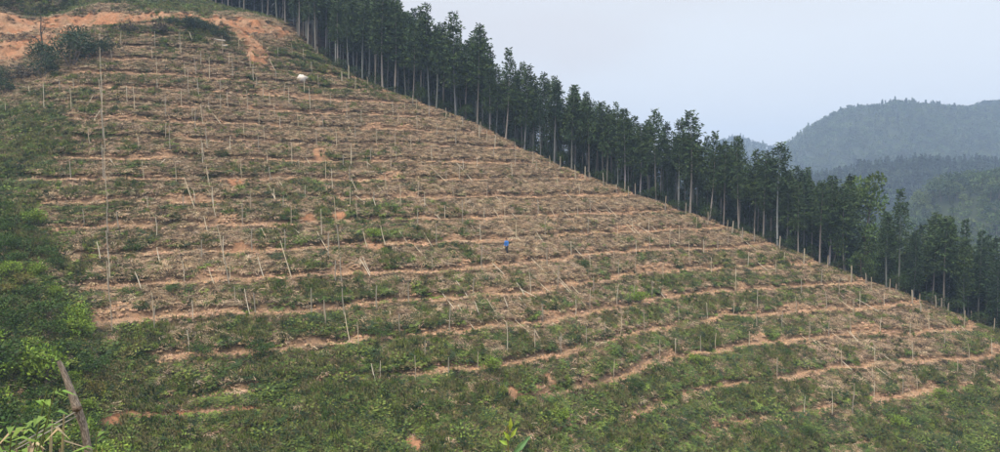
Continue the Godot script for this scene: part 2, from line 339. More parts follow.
const RIDGE := [[-45.0, 128.0], [-36.1, 125.0], [-26.6, 118.0], [-16.8, 115.0], [-9.0, 113.0], [-3.0, 112.0], [2.9, 110.0], [14.3, 108.0], [25.0, 105.0], [35.1, 102.0], [44.1, 98.0], [52.3, 94.0], [59.6, 90.0], [70.6, 86.0], [110.0, 72.0]]
func ridge_d(x: float) -> float:
	for k in RIDGE.size() - 1:
		if x < RIDGE[k + 1][0] or k == RIDGE.size() - 2:
			return lerpf(RIDGE[k][1], RIDGE[k + 1][1], clampf((x - RIDGE[k][0]) / (RIDGE[k + 1][0] - RIDGE[k][0]), 0.0, 1.0))
	return 100.0

# where the slope stands between one terrace (0) and the next (1); below zero where it is not terraced
func terrace(x: float, d: float, b: float) -> float:
	var t := (b - EYE + 0.30 * n_big.get_noise_2d(x * 1.6, d * 1.6) + 0.14 * n_mid.get_noise_2d(x * 0.7, d * 0.7)) / STEP
	return t

func ground(x: float, d: float) -> float:
	var b := base(x, d)
	var h := b
	if d > 34.0 and d < 132.0:
		var w := cover(x, d, 0)
		if d > ridge_d(x): w = 0.0
		if w > 0.05:
			var t := terrace(x, d, b)
			var f := t - floorf(t)
			# a flat bench, the cut bank behind it, then the slope
			var g := 0.0
			if f < 0.2: g = f * 0.25
			elif f < 0.26: g = 0.05 + (f - 0.2) * 4.2
			else: g = 0.302 + (f - 0.26) * 0.9432
			h += (g - f) * STEP * smoothstep(0.05, 0.6, w)
		if x < -30.0 and d > 98.0:      # gullied raw earth of the road cut
			var rs := raw_soil(x, d)
			if rs > 0.0: h += rs * (0.9 * absf(n_mid.get_noise_2d(x * 1.4, d * 0.3)) + 0.9 * n_mid.get_noise_2d(x * 0.5, d * 0.7) + 0.2 * n_small.get_noise_2d(x, d * 0.5))
		h += 0.22 * n_mid.get_noise_2d(x, d) + 0.09 * n_small.get_noise_2d(x, d)
	else:
		h += 0.18 * n_mid.get_noise_2d(x, d)
	return h

func spot(x: float, d: float) -> Vector3:
	return Vector3(x, ground(x, d), -d)

func strip(x: float, d: float, pts: Array, wide: float) -> float:   # 1 on a line, 0 past its width
	var best := 1e9
	for k in pts.size() - 1:
		best = minf(best, Vector2(x, d).distance_to(Geometry2D.get_closest_point_to_segment(Vector2(x, d), pts[k], pts[k + 1])))
	return clampf(1.3 - best / wide, 0.0, 1.0)

const BANK := [Vector2(-90, 111), Vector2(-72, 108.5), Vector2(-65, 111.5), Vector2(-58, 113), Vector2(-51, 113.2), Vector2(-46.5, 115)]
const FILL := [Vector2(-90, 102), Vector2(-67, 103), Vector2(-61, 107)]
const SCAR := [Vector2(-42.5, 115), Vector2(-38, 118), Vector2(-35.5, 120.5)]
const SCAR2 := [Vector2(-39, 114.5), Vector2(-36, 112), Vector2(-34.6, 108.6)]
const TRACK := [Vector2(-26.5, 44), Vector2(-24.7, 49), Vector2(-20.8, 51.4), Vector2(-17, 52.6)]
const BARE := [[-19.5, 77.5, 1.1], [-16.9, 79.5, 1.0], [1.0, 59.2, 0.9], [4.2, 62.3, 0.8], [-24.0, 69.6, 1.2], [-6.0, 52.0, 1.3], [-12.5, 75.0, 1.2], [-28.0, 80.0, 1.0], [-22.0, 92.0, 1.4]]
func raw_soil(x: float, d: float) -> float:
	if d > 96.0 and x < -30.0:
		var s := maxf(strip(x, d, BANK, 3.4), strip(x, d, FILL, 4.2))
		return maxf(s, maxf(strip(x, d, SCAR, 3.4), strip(x, d, SCAR2, 1.9)))
	if d < 60.0 and x < -14.0: return 0.75 * strip(x, d, TRACK, 0.75)
	for e in BARE:
		var r := Vector2(x - e[0], (d - e[1]) * 0.8).length() / float(e[2])
		if r < 1.3: return clampf(1.3 - r, 0.0, 1.0)
	return 0.0

const SOIL := Color(0.45, 0.285, 0.175)
const ORANGE := Color(0.46, 0.22, 0.115)
const LITTER := Color(0.30, 0.20, 0.13)
const DULL := Color(0.105, 0.078, 0.045)
const MOSS := Color(0.040, 0.047, 0.016)
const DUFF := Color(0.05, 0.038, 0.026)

func build_ground() -> void:
	var xs := PackedFloat32Array()
	var ds := PackedFloat32Array()
	var x := -105.0
	while x < 125.0:
		xs.push_back(x)
		x += 0.36 if x > -72.0 and x < 72.0 else 2.0
	var d := -15.0
	while d < 176.0:
		ds.push_back(d)
		d += 0.24 if d > 40.0 and d < 126.0 else 1.0
	var w := xs.size(); var hgt := ds.size()
	var s := Shape.new()
	s.v.resize(w * hgt); s.n.resize(w * hgt); s.c.resize(w * hgt); s.uv.resize(w * hgt)
	for b in hgt:
		for a in w:
			s.v[b * w + a] = spot(xs[a], ds[b])
	for b in hgt:
		for a in w:
			var k := b * w + a
			var p := s.v[k]
			var px := s.v[b * w + mini(a + 1, w - 1)] - s.v[b * w + maxi(a - 1, 0)]
			var pd := s.v[mini(b + 1, hgt - 1) * w + a] - s.v[maxi(b - 1, 0) * w + a]
			s.n[k] = px.cross(pd).normalized()
			s.uv[k] = Vector2(p.x, p.z)
			s.c[k] = soil_colour(p.x, -p.z)
	s.i.resize((w - 1) * (hgt - 1) * 6)
	var q := 0
	for b in hgt - 1:
		for a in w - 1:
			var k := b * w + a
			s.i[q] = k; s.i[q + 1] = k + w; s.i[q + 2] = k + w + 1
			s.i[q + 3] = k; s.i[q + 4] = k + w + 1; s.i[q + 5] = k + 1
			q += 6
	var o := one("hillside", s.mesh(M.ground), Vector3.ZERO)
	o.set_meta("kind", "structure")
	tag(o, "terraced hillside of bare brown soil and patchy green", "hillside")

# benches are trodden bare in stretches and grown over in others
func worn(x: float, d: float, t: float, w: float) -> float:
	var k := n_big.get_noise_2d(x * 1.3 + 300.0, floorf(t) * 37.0 + d * 0.4) + 0.55 * n_mid.get_noise_2d(x * 0.5 + 11.0, d * 0.5)
	k -= 0.34 * smoothstep(-5.0, 2.0, t)      # the old upper benches are half grown over
	return smoothstep(-0.82, -0.26, k) * smoothstep(0.15, 0.75, w)

func slump(x: float, d: float) -> float:     # here and there the bank above the bench has slid
	return 1.0 if base(x, d) < -30.0 else 1.0 - 0.5 * smoothstep(0.24, 0.5, n_mid.get_noise_2d(x * 0.33 + 5.0, d * 0.33 - 60.0))

func bare_at(f: float) -> float:     # bench, cut bank, and the spoil thrown over the lip
	if f < 0.20: return 1.0
	if f < 0.27: return 1.0 - (f - 0.20) / 0.07
	if f > 0.95: return (f - 0.95) / 0.05
	return 0.0

func soil_colour(x: float, d: float) -> Color:
	var a := n_mid.get_noise_2d(x * 0.8 + 90.0, d * 0.8)
	var b := n_small.get_noise_2d(x + 31.0, d - 7.0)
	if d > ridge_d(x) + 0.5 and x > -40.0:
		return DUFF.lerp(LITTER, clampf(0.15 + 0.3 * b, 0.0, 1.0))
	var g := clampf(cover(x, d, 1) + 0.35 * a, 0.0, 1.0)
	var col := LITTER.lerp(DULL, clampf(0.45 + 0.8 * a + 0.7 * b, 0.0, 1.0))
	col = col.lerp(MOSS, smoothstep(0.3, 0.85, g + 0.3 * b) * 0.8)
	var w := cover(x, d, 0)
	if d < 132.0 and w > 0.1:
		var t := terrace(x, d, base(x, d))
		var f := t - floorf(t)
		var path := bare_at(fposmod(f + 0.05 * b + 0.04 * a, 1.0) * slump(x, d))
		col = col.lerp(SOIL.lerp(ORANGE, clampf(0.3 * b + 0.6 * a, 0.0, 0.5)), path * smoothstep(0.15, 0.7, worn(x, d, t, w) + 0.3 * b) * 0.88)
	var r := raw_soil(x, d)
	if r > 0.0: 
		var earth := ORANGE.lerp(SOIL, clampf(0.4 + 1.1 * a, 0.0, 1.0)).lerp(DULL, clampf(1.3 * n_mid.get_noise_2d(x * 0.5 - 70.0, d * 1.3) + 0.5 * b - 0.25, 0.0, 0.5))
		col = col.lerp(earth, smoothstep(0.1, 0.5, r + 0.3 * b + 0.25 * a))
	return col

# ---------------------------------------------------------------- materials
func speckle(size: int, freq: float, lo: float, hi: float, sd: int, stretch := 1.0) -> ImageTexture:
	var n := FastNoiseLite.new()
	n.seed = sd; n.frequency = freq; n.fractal_octaves = 4; n.fractal_gain = 0.6
	var im := Image.create(size, size, true, Image.FORMAT_RGB8)
	for b in size:
		for a in size:
			# the noise wraps round, so that the picture tiles
			var u := TAU * a / size; var w := TAU * b / size
			var r := size / TAU
			var t := n.get_noise_3d(r * cos(u) * stretch, r * sin(u) * stretch + r * cos(w), r * sin(w)) * 0.5 + 0.5
			var g := lerpf(lo, hi, clampf((t - 0.2) / 0.6, 0.0, 1.0))
			im.set_pixel(a, b, Color(g, g, g))
	im.generate_mipmaps()
	return ImageTexture.create_from_image(im)

func mat(rough: float, back := 0.0) -> StandardMaterial3D:
	var m := StandardMaterial3D.new()
	m.vertex_color_use_as_albedo = true
	m.roughness = rough
	m.metallic_specular = 0.3
	m.cull_mode = BaseMaterial3D.CULL_DISABLED
	if back > 0.0:
		m.backlight_enabled = true
		m.backlight = Color(back, back, back * 0.5)
	return m

func build_materials() -> void:
	M.ground = mat(0.95)
	M.ground.metallic_specular = 0.15
	M.ground.albedo_texture = speckle(512, 0.05, 0.62, 1.0, 5)
	M.ground.uv1_triplanar = true
	M.ground.uv1_world_triplanar = true
	M.ground.uv1_scale = Vector3(0.16, 0.16, 0.16)
	M.leaf = mat(0.6, 0.35)
	M.needle = mat(0.7, 0.12)
	M.dry = mat(0.9, 0.1)
	M.bark = mat(0.92)
	M.stake = mat(0.75)
	M.stone = mat(0.85)
	M.cloth = mat(0.85)
	M.skin = mat(0.55)
	M.far = mat(0.9)
	M.post = mat(0.9)
	M.post.albedo_texture = speckle(256, 0.09, 0.45, 1.0, 9, 1.0)
	M.post.uv1_scale = Vector3(1.0, 1.6, 1.0)
	M.post.heightmap_enabled = true
	M.post.heightmap_texture = M.post.albedo_texture
	M.post.heightmap_scale = 0.5

func tint(c: Color, spread: float, r: RandomNumberGenerator) -> Color:
	var f := 1.0 + r.randf_range(-spread, spread)
	return Color(c.r * f * (1.0 + r.randf_range(-0.1, 0.1)), c.g * f, c.b * f * (1.0 + r.randf_range(-0.12, 0.12)))

func any_dir(r: RandomNumberGenerator) -> Vector3:
	var z := r.randf_range(-1.0, 1.0)
	var a := r.randf() * TAU
	var q := sqrt(1.0 - z * z)
	return Vector3(q * cos(a), z, q * sin(a))

# ---------------------------------------------------------------- ground cover
func cover_meshes() -> Dictionary:
	var r := RandomNumberGenerator.new()
	var out := {}
	var white := Color(1, 1, 1)
	for kind in ["weed", "tuft", "dry", "twig", "slash", "fern", "clod"]:
		r.seed = hash(kind)
		var s := Shape.new()
		match kind:
			"weed":       # a low leafy herb
				for k in 44:
					var a := r.randf() * TAU
					var o := Vector3(cos(a), 0, sin(a))
					var at := o * r.randf_range(0.02, 0.40) + Vector3.UP * r.randf_range(0.03, 0.27)
					var al := (o + Vector3.UP * r.randf_range(-0.2, 0.5)).normalized()
					s.flake(at, al, al.cross(Vector3.UP).normalized().rotated(al, r.randf_range(-0.6, 0.6)), r.randf_range(0.09, 0.17), r.randf_range(0.05, 0.09), tint(white, 0.4, r))
			"tuft", "dry":     # grass, living or dead
				for k in 22:
					var a := r.randf() * TAU
					var o := Vector3(cos(a), 0, sin(a))
					var b := o * r.randf_range(0.0, 0.14)
					var hh := r.randf_range(0.2, 0.5) if kind == "tuft" else r.randf_range(0.06, 0.26)
					var ou := r.randf_range(0.12, 0.38) if kind == "tuft" else r.randf_range(0.25, 0.55)
					var sd := o.cross(Vector3.UP) * (0.018 if kind == "tuft" else 0.02)
					var m := b + o * ou * 0.45 + Vector3.UP * hh
					var e := b + o * ou + Vector3.UP * hh * r.randf_range(0.3, 0.9)
					var col := tint(white, 0.3, r)
					s.quad(b - sd, m - sd, m + sd, b + sd, col)
					s.tri(m - sd, e, m + sd, col)
			"twig":      # cut branches lying about
				for k in 5:
					var a := r.randf() * TAU
					var o := Vector3(cos(a), 0, sin(a))
					var at := Vector3(r.randf_range(-0.3, 0.3), r.randf_range(0.03, 0.16), r.randf_range(-0.3, 0.3))
					var ln := r.randf_range(0.4, 1.3)
					var th := r.randf_range(0.012, 0.028)
					s.tube([at - o * ln * 0.5 - Vector3.UP * 0.04, at + o * ln * 0.1 + Vector3.UP * 0.04, at + o * ln * 0.5], [th, th * 0.8, th * 0.4], 3, tint(white, 0.3, r), false)
			"slash":     # raked-up brush: branches with dead leaves
				for k in 14:
					var o := Vector3(r.randf_range(-1.0, 1.0), r.randf_range(-0.15, 0.25), r.randf_range(-0.5, 0.5)).normalized()
					var at := Vector3(r.randf_range(-0.6, 0.6), r.randf_range(0.05, 0.34), r.randf_range(-0.22, 0.22))
					var ln := r.randf_range(0.4, 1.2)
					var th := r.randf_range(0.012, 0.028)
					s.tube([at - o * ln * 0.5, at + o * ln * 0.1 + any_dir(r) * 0.05, at + o * ln * 0.5], [th, th * 0.8, th * 0.4], 3, tint(white, 0.35, r), false)
				for k in 34:
					var al := any_dir(r)
					s.flake(Vector3(r.randf_range(-0.7, 0.7), r.randf_range(0.0, 0.32), r.randf_range(-0.3, 0.3)), al, al.cross(any_dir(r)).normalized(), r.randf_range(0.1, 0.26), r.randf_range(0.04, 0.09), tint(white, 0.4, r))
			"clod":      # lumps of earth
				for k in 5:
					var c := Vector3(r.randf_range(-0.22, 0.22), 0.0, r.randf_range(-0.22, 0.22))
					var q := r.randf_range(0.04, 0.11)
					var ring := []
					for j in 5: ring.push_back(c + Vector3(cos(TAU * j / 5.0), 0, sin(TAU * j / 5.0)) * q * r.randf_range(0.75, 1.3) - Vector3.UP * 0.02)
					var tp := c + Vector3(r.randf_range(-0.3, 0.3) * q, q * r.randf_range(0.7, 1.2), r.randf_range(-0.3, 0.3) * q)
					for j in 5: s.tri(ring[(j + 1) % 5], ring[j], tp, tint(white, 0.12, r))
			"fern":      # arching fronds
				for k in 9:
					var a := TAU * k / 9.0 + r.randf_range(-0.3, 0.3)
					var o := Vector3(cos(a), 0, sin(a))
					var sd := o.cross(Vector3.UP)
					var ln := r.randf_range(0.45, 0.75)
					for j in 5:
						var f := (j + 0.6) / 5.0
						var c := o * ln * f + Vector3.UP * (0.55 * f - 0.5 * f * f) * 1.1
						var wd := 0.17 * sin(PI * (0.15 + 0.85 * f)) + 0.03
						var col := tint(white, 0.25, r)
						s.tri(c, c + sd * wd + o * 0.05, c + o * 0.11, col)
						s.tri(c, c + o * 0.11, c - sd * wd + o * 0.05, col)
		out[kind] = s.mesh(M.dry if kind in ["dry", "twig", "slash", "clod"] else M.leaf)
	return out

func build_cover() -> void:
	var meshes := cover_meshes()
	var xf := {}; var cols := {}
	for k in meshes: xf[k] = []; cols[k] = PackedColorArray()
	var r := RandomNumberGenerator.new()
	r.seed = 77
	var greens := [Color(0.068, 0.108, 0.020), Color(0.026, 0.047, 0.013), Color(0.135, 0.180, 0.030), Color(0.108, 0.098, 0.036)]
	var tans := [Color(0.40, 0.285, 0.175), Color(0.25, 0.175, 0.105), Color(0.48, 0.365, 0.235), Color(0.085, 0.064, 0.042)]
	for k in 640000:
		var x := r.randf_range(-94.0, 74.0)
		var d := r.randf_range(38.0, 142.0)
		if absf(x) > 0.70 * d + 3.0: continue
		var rd := ridge_d(x)
		if d > rd + (1.5 if x > -38.0 else 14.0): continue
		var roll := r.randf()
		var turn := r.randf() * TAU
		var b := base(x, d)
		var a := n_mid.get_noise_2d(x * 0.8 + 90.0, d * 0.8)
		var e := n_small.get_noise_2d(x * 0.5 - 50.0, d * 0.5)
		var g := clampf(cover(x, d, 1) + 0.38 * a + 0.25 * e, 0.0, 1.0)
		var w := cover(x, d, 0)
		var t := terrace(x, d, b)
		var f := t - floorf(t)
		var raw := raw_soil(x, d)
		if raw > 0.25 + 0.5 * r.randf() and r.randf() < 0.96: continue
		var open_soil := bare_at(fposmod(f + 0.06 * e, 1.0) * slump(x, d)) * worn(x, d, t, w)
		if open_soil > 0.3 and r.randf() < 0.55:      # crumbled earth on the benches
			xf["clod"].push_back(Transform3D(Basis(Vector3.UP, turn).scaled(Vector3.ONE * r.randf_range(0.4, 1.5)), Vector3(x, ground(x, d), -d)))
			cols["clod"].push_back(tint(SOIL.lerp(DULL, r.randf() * 0.6), 0.25, r))
		if open_soil * 1.15 > r.randf() and not (f > 0.9 and roll > 0.93): continue
		var kind := ""
		var col: Color
		var size := r.randf_range(0.7, 1.25)
		if w > 0.3 and ((f > 0.82 and f < 0.93) or f > 0.4 and roll < 0.02) and g < 0.75 and roll < 0.16:
			kind = "slash"; col = tint(tans[3] if r.randf() < 0.6 else tans[1], 0.3, r); turn = r.randf_range(-0.5, 0.5); size = r.randf_range(0.5, 0.95)
		elif r.randf() < smoothstep(0.10, 1.12, g):
			# each kind keeps to patches of its own
			var patch := roll + 0.9 * n_big.get_noise_2d(x * 3.0 + 40.0, d * 3.0)
			if patch < 0.50: kind = "weed"
			elif patch < 0.75: kind = "fern"
			else: kind = "tuft"
			col = tint(greens[r.randi() % 4], 0.35, r)
			if kind == "tuft" and r.randf() < 0.4: col = col.lerp(Color(0.22, 0.19, 0.09), 0.6)
			size *= lerpf(0.55, 1.1, g)
			if kind == "weed" and r.randf() < 0.05: size *= 1.8; col = tint(greens[[0, 1, 2][r.randi() % 3]], 0.2, r)
		else:
			if r.randf() < 0.10: continue        # bare ground between
			if roll < 0.6: kind = "dry"
			elif roll < 0.90: kind = "twig"
			else: kind = "slash"; size *= 0.55
			col = tint(tans[[0, 1, 1, 2, 3, 0, 3][r.randi() % 7]], 0.3, r)
			if kind == "twig": col = tint(tans[[0, 2, 2, 1][r.randi() % 4]], 0.25, r)
		if w > 0.4 and f > 0.78: size *= 0.65      # trampled short along the lip
		var bs := Basis(Vector3.UP, turn).scaled(Vector3(size, size * r.randf_range(0.8, 1.2), size))
		bs = Basis(Vector3(1, 0, 0), 0.3) * bs
		xf[kind].push_back(Transform3D(bs, Vector3(x, ground(x, d) - 0.02, -d)))
		cols[kind].push_back(col)
	var said := {
		"weed": ["low_weeds", "low leafy green weeds spreading between the terraces", "weeds"],
		"tuft": ["grass", "upright green and yellowing grass tufts on the slope", "grass"],
		"dry": ["dead_grass", "flattened tan dead grass covering the cleared slope", "dead grass"],
		"twig": ["twig_litter", "cut tan twigs scattered over the cleared slope", "twigs"],
		"slash": ["brush_litter", "dark raked brush lying along the terrace lips", "brush"],
		"clod": ["soil_clods", "crumbled tan earth scattered along the terrace benches", "soil"],
		"fern": ["ferns", "small green ferns growing low on the slope", "ferns"]}
	for k in meshes:
		print(k, " ", xf[k].size())
		stuff(said[k][0], meshes[k], xf[k], cols[k], said[k][1], said[k][2])

# ---------------------------------------------------------------- trees
func conifer(called: String, sd: int, lush: float) -> Node3D:
	var r := RandomNumberGenerator.new()
	r.seed = sd
	var o := Node3D.new()
	var H := 14.0
	var c0 := r.randf_range(0.30, 0.60) * H
	if lush > 1.2: c0 = 0.16 * H
	var bend := Vector3(r.randf_range(-0.25, 0.25), 0, r.randf_range(-0.25, 0.25))
	var p := []; var rad := []
	for k in 9:
		var f := k / 8.0
		p.push_back(Vector3(0, H * f * 0.99 - 0.5 * (1.0 - f), 0) + bend * sin(PI * f))
		rad.push_back(lerpf(0.135, 0.015, pow(f, 0.9)) * (1.25 if k == 0 else 1.0))
	var tr := Shape.new()
	var barkc := tint(Color(0.22, 0.21, 0.195), 0.3, r)
	tr.tube(p, rad, 7, barkc)
	for k in 10:     # dead stubs on the bare stem
		var y := r.randf_range(2.0, c0 + 0.5)
		var a := r.randf() * TAU
		var e := Vector3(cos(a), r.randf_range(-0.4, 0.1), sin(a)) * r.randf_range(0.3, 1.0)
		var at := Vector3(0, y, 0) + bend * sin(PI * y / H)
		tr.tube([at, at + e], [0.022, 0.006], 3, barkc * 0.7, false)
	var tm := MeshInstance3D.new()
	tm.name = "trunk"; tm.mesh = tr.mesh(M.bark); o.add_child(tm)
	var s := Shape.new()
	var tone := Color(0.030, 0.056, 0.024).lerp(Color(0.055, 0.088, 0.028), r.randf())
	var taper := r.randf_range(0.62, 1.05)
	var y := c0
	var lmax := r.randf_range(1.7, 3.1) * lush
	while y < H:
		var f := (y - c0) / (H - c0)
		var prof := minf(1.0, f * 2.2 + 0.5) * pow(1.0 - f, taper) + 0.10
		var nb := 5 if f < 0.8 else 4
		var a0 := r.randf() * TAU
		for b in nb:
			if r.randf() < 0.16: continue
			var a := a0 + TAU * b / nb + r.randf_range(-0.35, 0.35)
			var L := lmax * prof * r.randf_range(0.6, 1.12)
			var rise := lerpf(-0.12, 0.75, f) + r.randf_range(-0.12, 0.12)
			var o2 := Vector3(cos(a), 0, sin(a))
			var at := Vector3(0, y + r.randf_range(-0.15, 0.15), 0) + bend * sin(PI * y / H)
			var col0 := tint(tone, 0.3, r)
			var q := 0.18
			while q < 1.0:
				var c := at + o2 * L * q + Vector3.UP * L * (rise * q - 0.16 * q * q)
				var sd2 := o2.cross(Vector3.UP)
				var fat := 0.5 * L * (1.0 - q) * 0.55 + 0.10
				for k in 4:
					var dirn := (o2 * r.randf_range(0.3, 1.0) + sd2 * r.randf_range(-1.0, 1.0) + Vector3.UP * r.randf_range(-0.7, 0.7)).normalized()
					var e := c + sd2 * r.randf_range(-fat, fat) + Vector3.UP * r.randf_range(-0.28, 0.16)
					s.flake(e, dirn, dirn.cross(any_dir(r)).normalized(), r.randf_range(0.32, 0.58), r.randf_range(0.13, 0.22), tint(col0, 0.22, r))
				q += 0.30 / maxf(L, 0.4)
		y += r.randf_range(0.22, 0.34)
	# the leader
	for k in 14:
		var dirn := (Vector3.UP * 1.3 + any_dir(r) * 0.8).normalized()
		s.flake(Vector3(0, H - r.randf() * 0.9, 0), dirn, dirn.cross(any_dir(r)).normalized(), 0.4, 0.1, tint(Color(0.035, 0.058, 0.028), 0.2, r))
	var cm := MeshInstance3D.new()
	cm.name = "crown"; cm.mesh = s.mesh(M.needle); o.add_child(cm)
	return o

# a broadleaf: stems that fork and a crown of leaf clumps; used for trees and shrubs
func broadleaf(sd: int, H: float, wide: float, bare: float, leaf: float, count: int, green: Color, stems: int) -> Node3D:
	var r := RandomNumberGenerator.new()
	r.seed = sd
	var o := Node3D.new()
	var tr := Shape.new()
	var s := Shape.new()
	var tips := []
	var barkc := tint(Color(0.12, 0.10, 0.08), 0.2, r)
	for k in stems:
		var a := TAU * k / stems + r.randf_range(-0.5, 0.5)
		var out := Vector3(cos(a), 0, sin(a)) * wide * (0.3 if stems > 1 else 0.06)
		var foot := out * 0.15 - Vector3.UP * 0.15
		var top := out + Vector3.UP * H * r.randf_range(0.6, 0.8)
		var midp := foot.lerp(top, 0.5) + any_dir(r) * 0.06 * H
		tr.tube([foot, midp, top], [0.016 * H + 0.01, 0.011 * H + 0.008, 0.004 * H], 5, barkc, false)
		for j in 7 if stems == 1 else 3:
			var f := r.randf_range(0.45, 1.0)
			var st := foot.lerp(midp, f * 2.0) if f < 0.5 else midp.lerp(top, f * 2.0 - 1.0)
			var dirn := any_dir(r)
			dirn.y = absf(dirn.y) * 0.7
			var e := st + dirn * Vector3(wide * 0.42, H * 0.24, wide * 0.42)
			tr.tube([st, e], [0.006 * H + 0.004, 0.002], 4, barkc, false)
			tips.push_back(e)
		tips.push_back(top)
	var lobes := []
	for k in tips.size() + 4:
		var c: Vector3 = tips[k % tips.size()]
		c += any_dir(r) * Vector3(wide * 0.14, H * 0.08, wide * 0.14)
		c.y = maxf(c.y, H * bare + 0.1 * H)
		lobes.push_back([c, r.randf_range(0.15, 0.27) * wide, tint(green, 0.3, r)])
	for k in count:
		var lb: Array = lobes[k % lobes.size()]
		var dirn := any_dir(r)
		var rr: float = lb[1] * pow(r.randf(), 0.4)
		var at: Vector3 = lb[0] + dirn * Vector3(rr, rr * 0.8, rr)
		if at.y < 0.03: at.y = r.randf_range(0.03, 0.2)
		var al := (dirn + any_dir(r) * 0.7 + Vector3.UP * 0.15).normalized()
		var ls := leaf * r.randf_range(0.7, 1.3)
		s.flake(at, al, al.cross(any_dir(r)).normalized(), ls, ls * r.randf_range(0.45, 0.65), tint(lb[2], 0.25, r))
	var tm := MeshInstance3D.new()
	tm.name = "trunk" if stems == 1 else "stems"
	tm.mesh = tr.mesh(M.bark); o.add_child(tm)
	var cm := MeshInstance3D.new()
	cm.name = "crown" if stems == 1 else "foliage"
	cm.mesh = s.mesh(M.leaf); o.add_child(cm)
	return o

func build_forest() -> void:
	var kinds := []
	for k in 14: kinds.push_back(conifer("conifer", 100 + k, 1.0))
	var lush := []
	for k in 3: lush.push_back(conifer("conifer", 200 + k, 1.35))
	var r := RandomNumberGenerator.new()
	r.seed = 4242
	var spots := []
	# tall ones that break the skyline: east, how far behind the ridge, height
	for t in [[26.6, 1.2, 14.2], [22.3, 2.0, 13.0], [33.0, 1.5, 12.9], [37.6, 1.0, 13.9], [41.2, 3.0, 11.6], [3.6, 2.0, 12.4], [0.8, 1.6, 13.4], [-2.6, 3.0, 14.6], [-6.6, 1.5, 15.6], [10.5, 2.5, 12.2], [17.0, 2.0, 12.2], [-10.8, 2.5, 15.4], [45.5, 2.0, 11.4], [29.2, 1.4, 12.3], [-41.0, 16.0, 14.0], [-44.0, 18.0, 14.5], [-47.5, 20.0, 14.0], [-51.0, 18.0, 14.0], [-54.0, 22.0, 15.0], [-57.0, 20.0, 14.0], [-49.0, 26.0, 14.0], [-42.5, 23.0, 14.0], [-55.5, 28.0, 14.0]]:
		spots.push_back([t[0], ridge_d(t[0]) + t[1], t[2]])
	var tries := 0
	while spots.size() < 800 and tries < 90000:
		tries += 1
		var x := r.randf_range(-72.0, 96.0)
		var back := pow(r.randf(), 1.25) * 46.0 + 0.8
		if x < -34.0: back += 9.0
		var d := ridge_d(x) + back
		if x < -34.0 and d < 129.0 + (-34.0 - x) * 0.55: continue
		var gap := 1.6 if back < 10.0 else 2.5
		var ok := not (absf(x - 0.4905 * d) < 1.9 and d > 93.0 and d < 109.0)     # the broadleaf's own ground
		for q in spots:
			if absf(q[0] - x) < gap and absf(q[1] - d) < gap and Vector2(q[0] - x, q[1] - d).length() < gap: ok = false; break
		if not ok: continue
		var H := r.randf_range(8.8, 12.6) + 2.4 * smoothstep(2.0, -14.0, x) - 0.6 * smoothstep(36.0, 56.0, x)
		if r.randf() < 0.12: H += 1.6
		spots.push_back([x, d, H])
	# the three hundred that stand in front are things, the rest is the depth of the wood
	spots.sort_custom(func(a, b): return a[1] - ridge_d(a[0]) < b[1] - ridge_d(b[0]))
	var rest := {}
	var made := 0
	for q in spots:
		var back: float = q[1] - ridge_d(q[0])
		var at := spot(q[0], q[1]) - Vector3.UP * 0.05
		var k := r.randi() % kinds.size()
		var src: Node3D = kinds[k]
		var leafy: bool = (q[0] > 44.0 and r.randf() < 0.35) or (back > 11.0 and r.randf() < 0.6)
		if leafy: src = lush[k % 3]
		var f: float = q[2] / 14.0
		var fat := f * r.randf_range(0.8, 1.25)
		if made < 299:
			made += 1
			var t := copy(src, "conifer_tree", at, r.randf() * TAU, Vector3(fat, f, fat))
			t.rotation.x = r.randf_range(-0.035, 0.035); t.rotation.z = r.randf_range(-0.045, 0.045)
			if leafy: tag(t, ("broad" if fat > f else "narrow") + " conifer clothed in dark boughs almost to the ground", "conifer", "low-branched conifers in the wood behind the ridge")
			else:
				var where := "behind the upper terraces" if q[0] < 0.0 else "behind the middle terraces" if q[0] < 30.0 else "behind the lowest end of the terraces"
				if q[0] < -28.0: where = "above the orange soil scar"
				elif q[0] < -18.0: where = "above the whitish boulder"
				var look := ("tall " if q[2] > 12.4 else "shorter ") + ("broad" if fat > f else "narrow") + "-crowned"
				if back < 4.5: tag(t, look + " bare-trunked conifer in the edge row " + where, "conifer", "conifers along the edge of the wood")
				else: tag(t, look + " conifer deeper in the wood " + where, "conifer", "conifers inside the wood")
		else:
			k = k % 3
			if not rest.has(k): rest[k] = [[], PackedColorArray()]
			rest[k][0].push_back(Transform3D(Basis(Vector3.UP, r.randf() * TAU).scaled(Vector3(fat, f, fat)), at))
			rest[k][1].push_back(Color(1, 1, 1))
	print("conifers ", spots.size())
	for k in rest:
		var s := Shape.new()
		for c in lush[k].get_children():
			var a: Array = c.mesh.surface_get_arrays(0)
			var off := s.v.size()
			s.v.append_array(a[Mesh.ARRAY_VERTEX]); s.n.append_array(a[Mesh.ARRAY_NORMAL]); s.c.append_array(a[Mesh.ARRAY_COLOR]); s.uv.append_array(a[Mesh.ARRAY_TEX_UV])
			for j in a[Mesh.ARRAY_INDEX]: s.i.push_back(j + off)
		stuff("deep_wood", s.mesh(M.needle), rest[k][0], rest[k][1], "dense dark conifer wood far back behind the ridge", "wood")
	# undergrowth and young broadleaves at the edge
	var under := [broadleaf(31, 2.2, 2.4, 0.0, 0.2, 700, Color(0.045, 0.075, 0.022), 5), broadleaf(32, 1.6, 2.2, 0.0, 0.2, 600, Color(0.032, 0.058, 0.02), 5), broadleaf(33, 5.5, 3.0, 0.15, 0.26, 1300, Color(0.075, 0.115, 0.03), 1), broadleaf(34, 4.4, 2.6, 0.1, 0.24, 1100, Color(0.06, 0.10, 0.028), 1)]
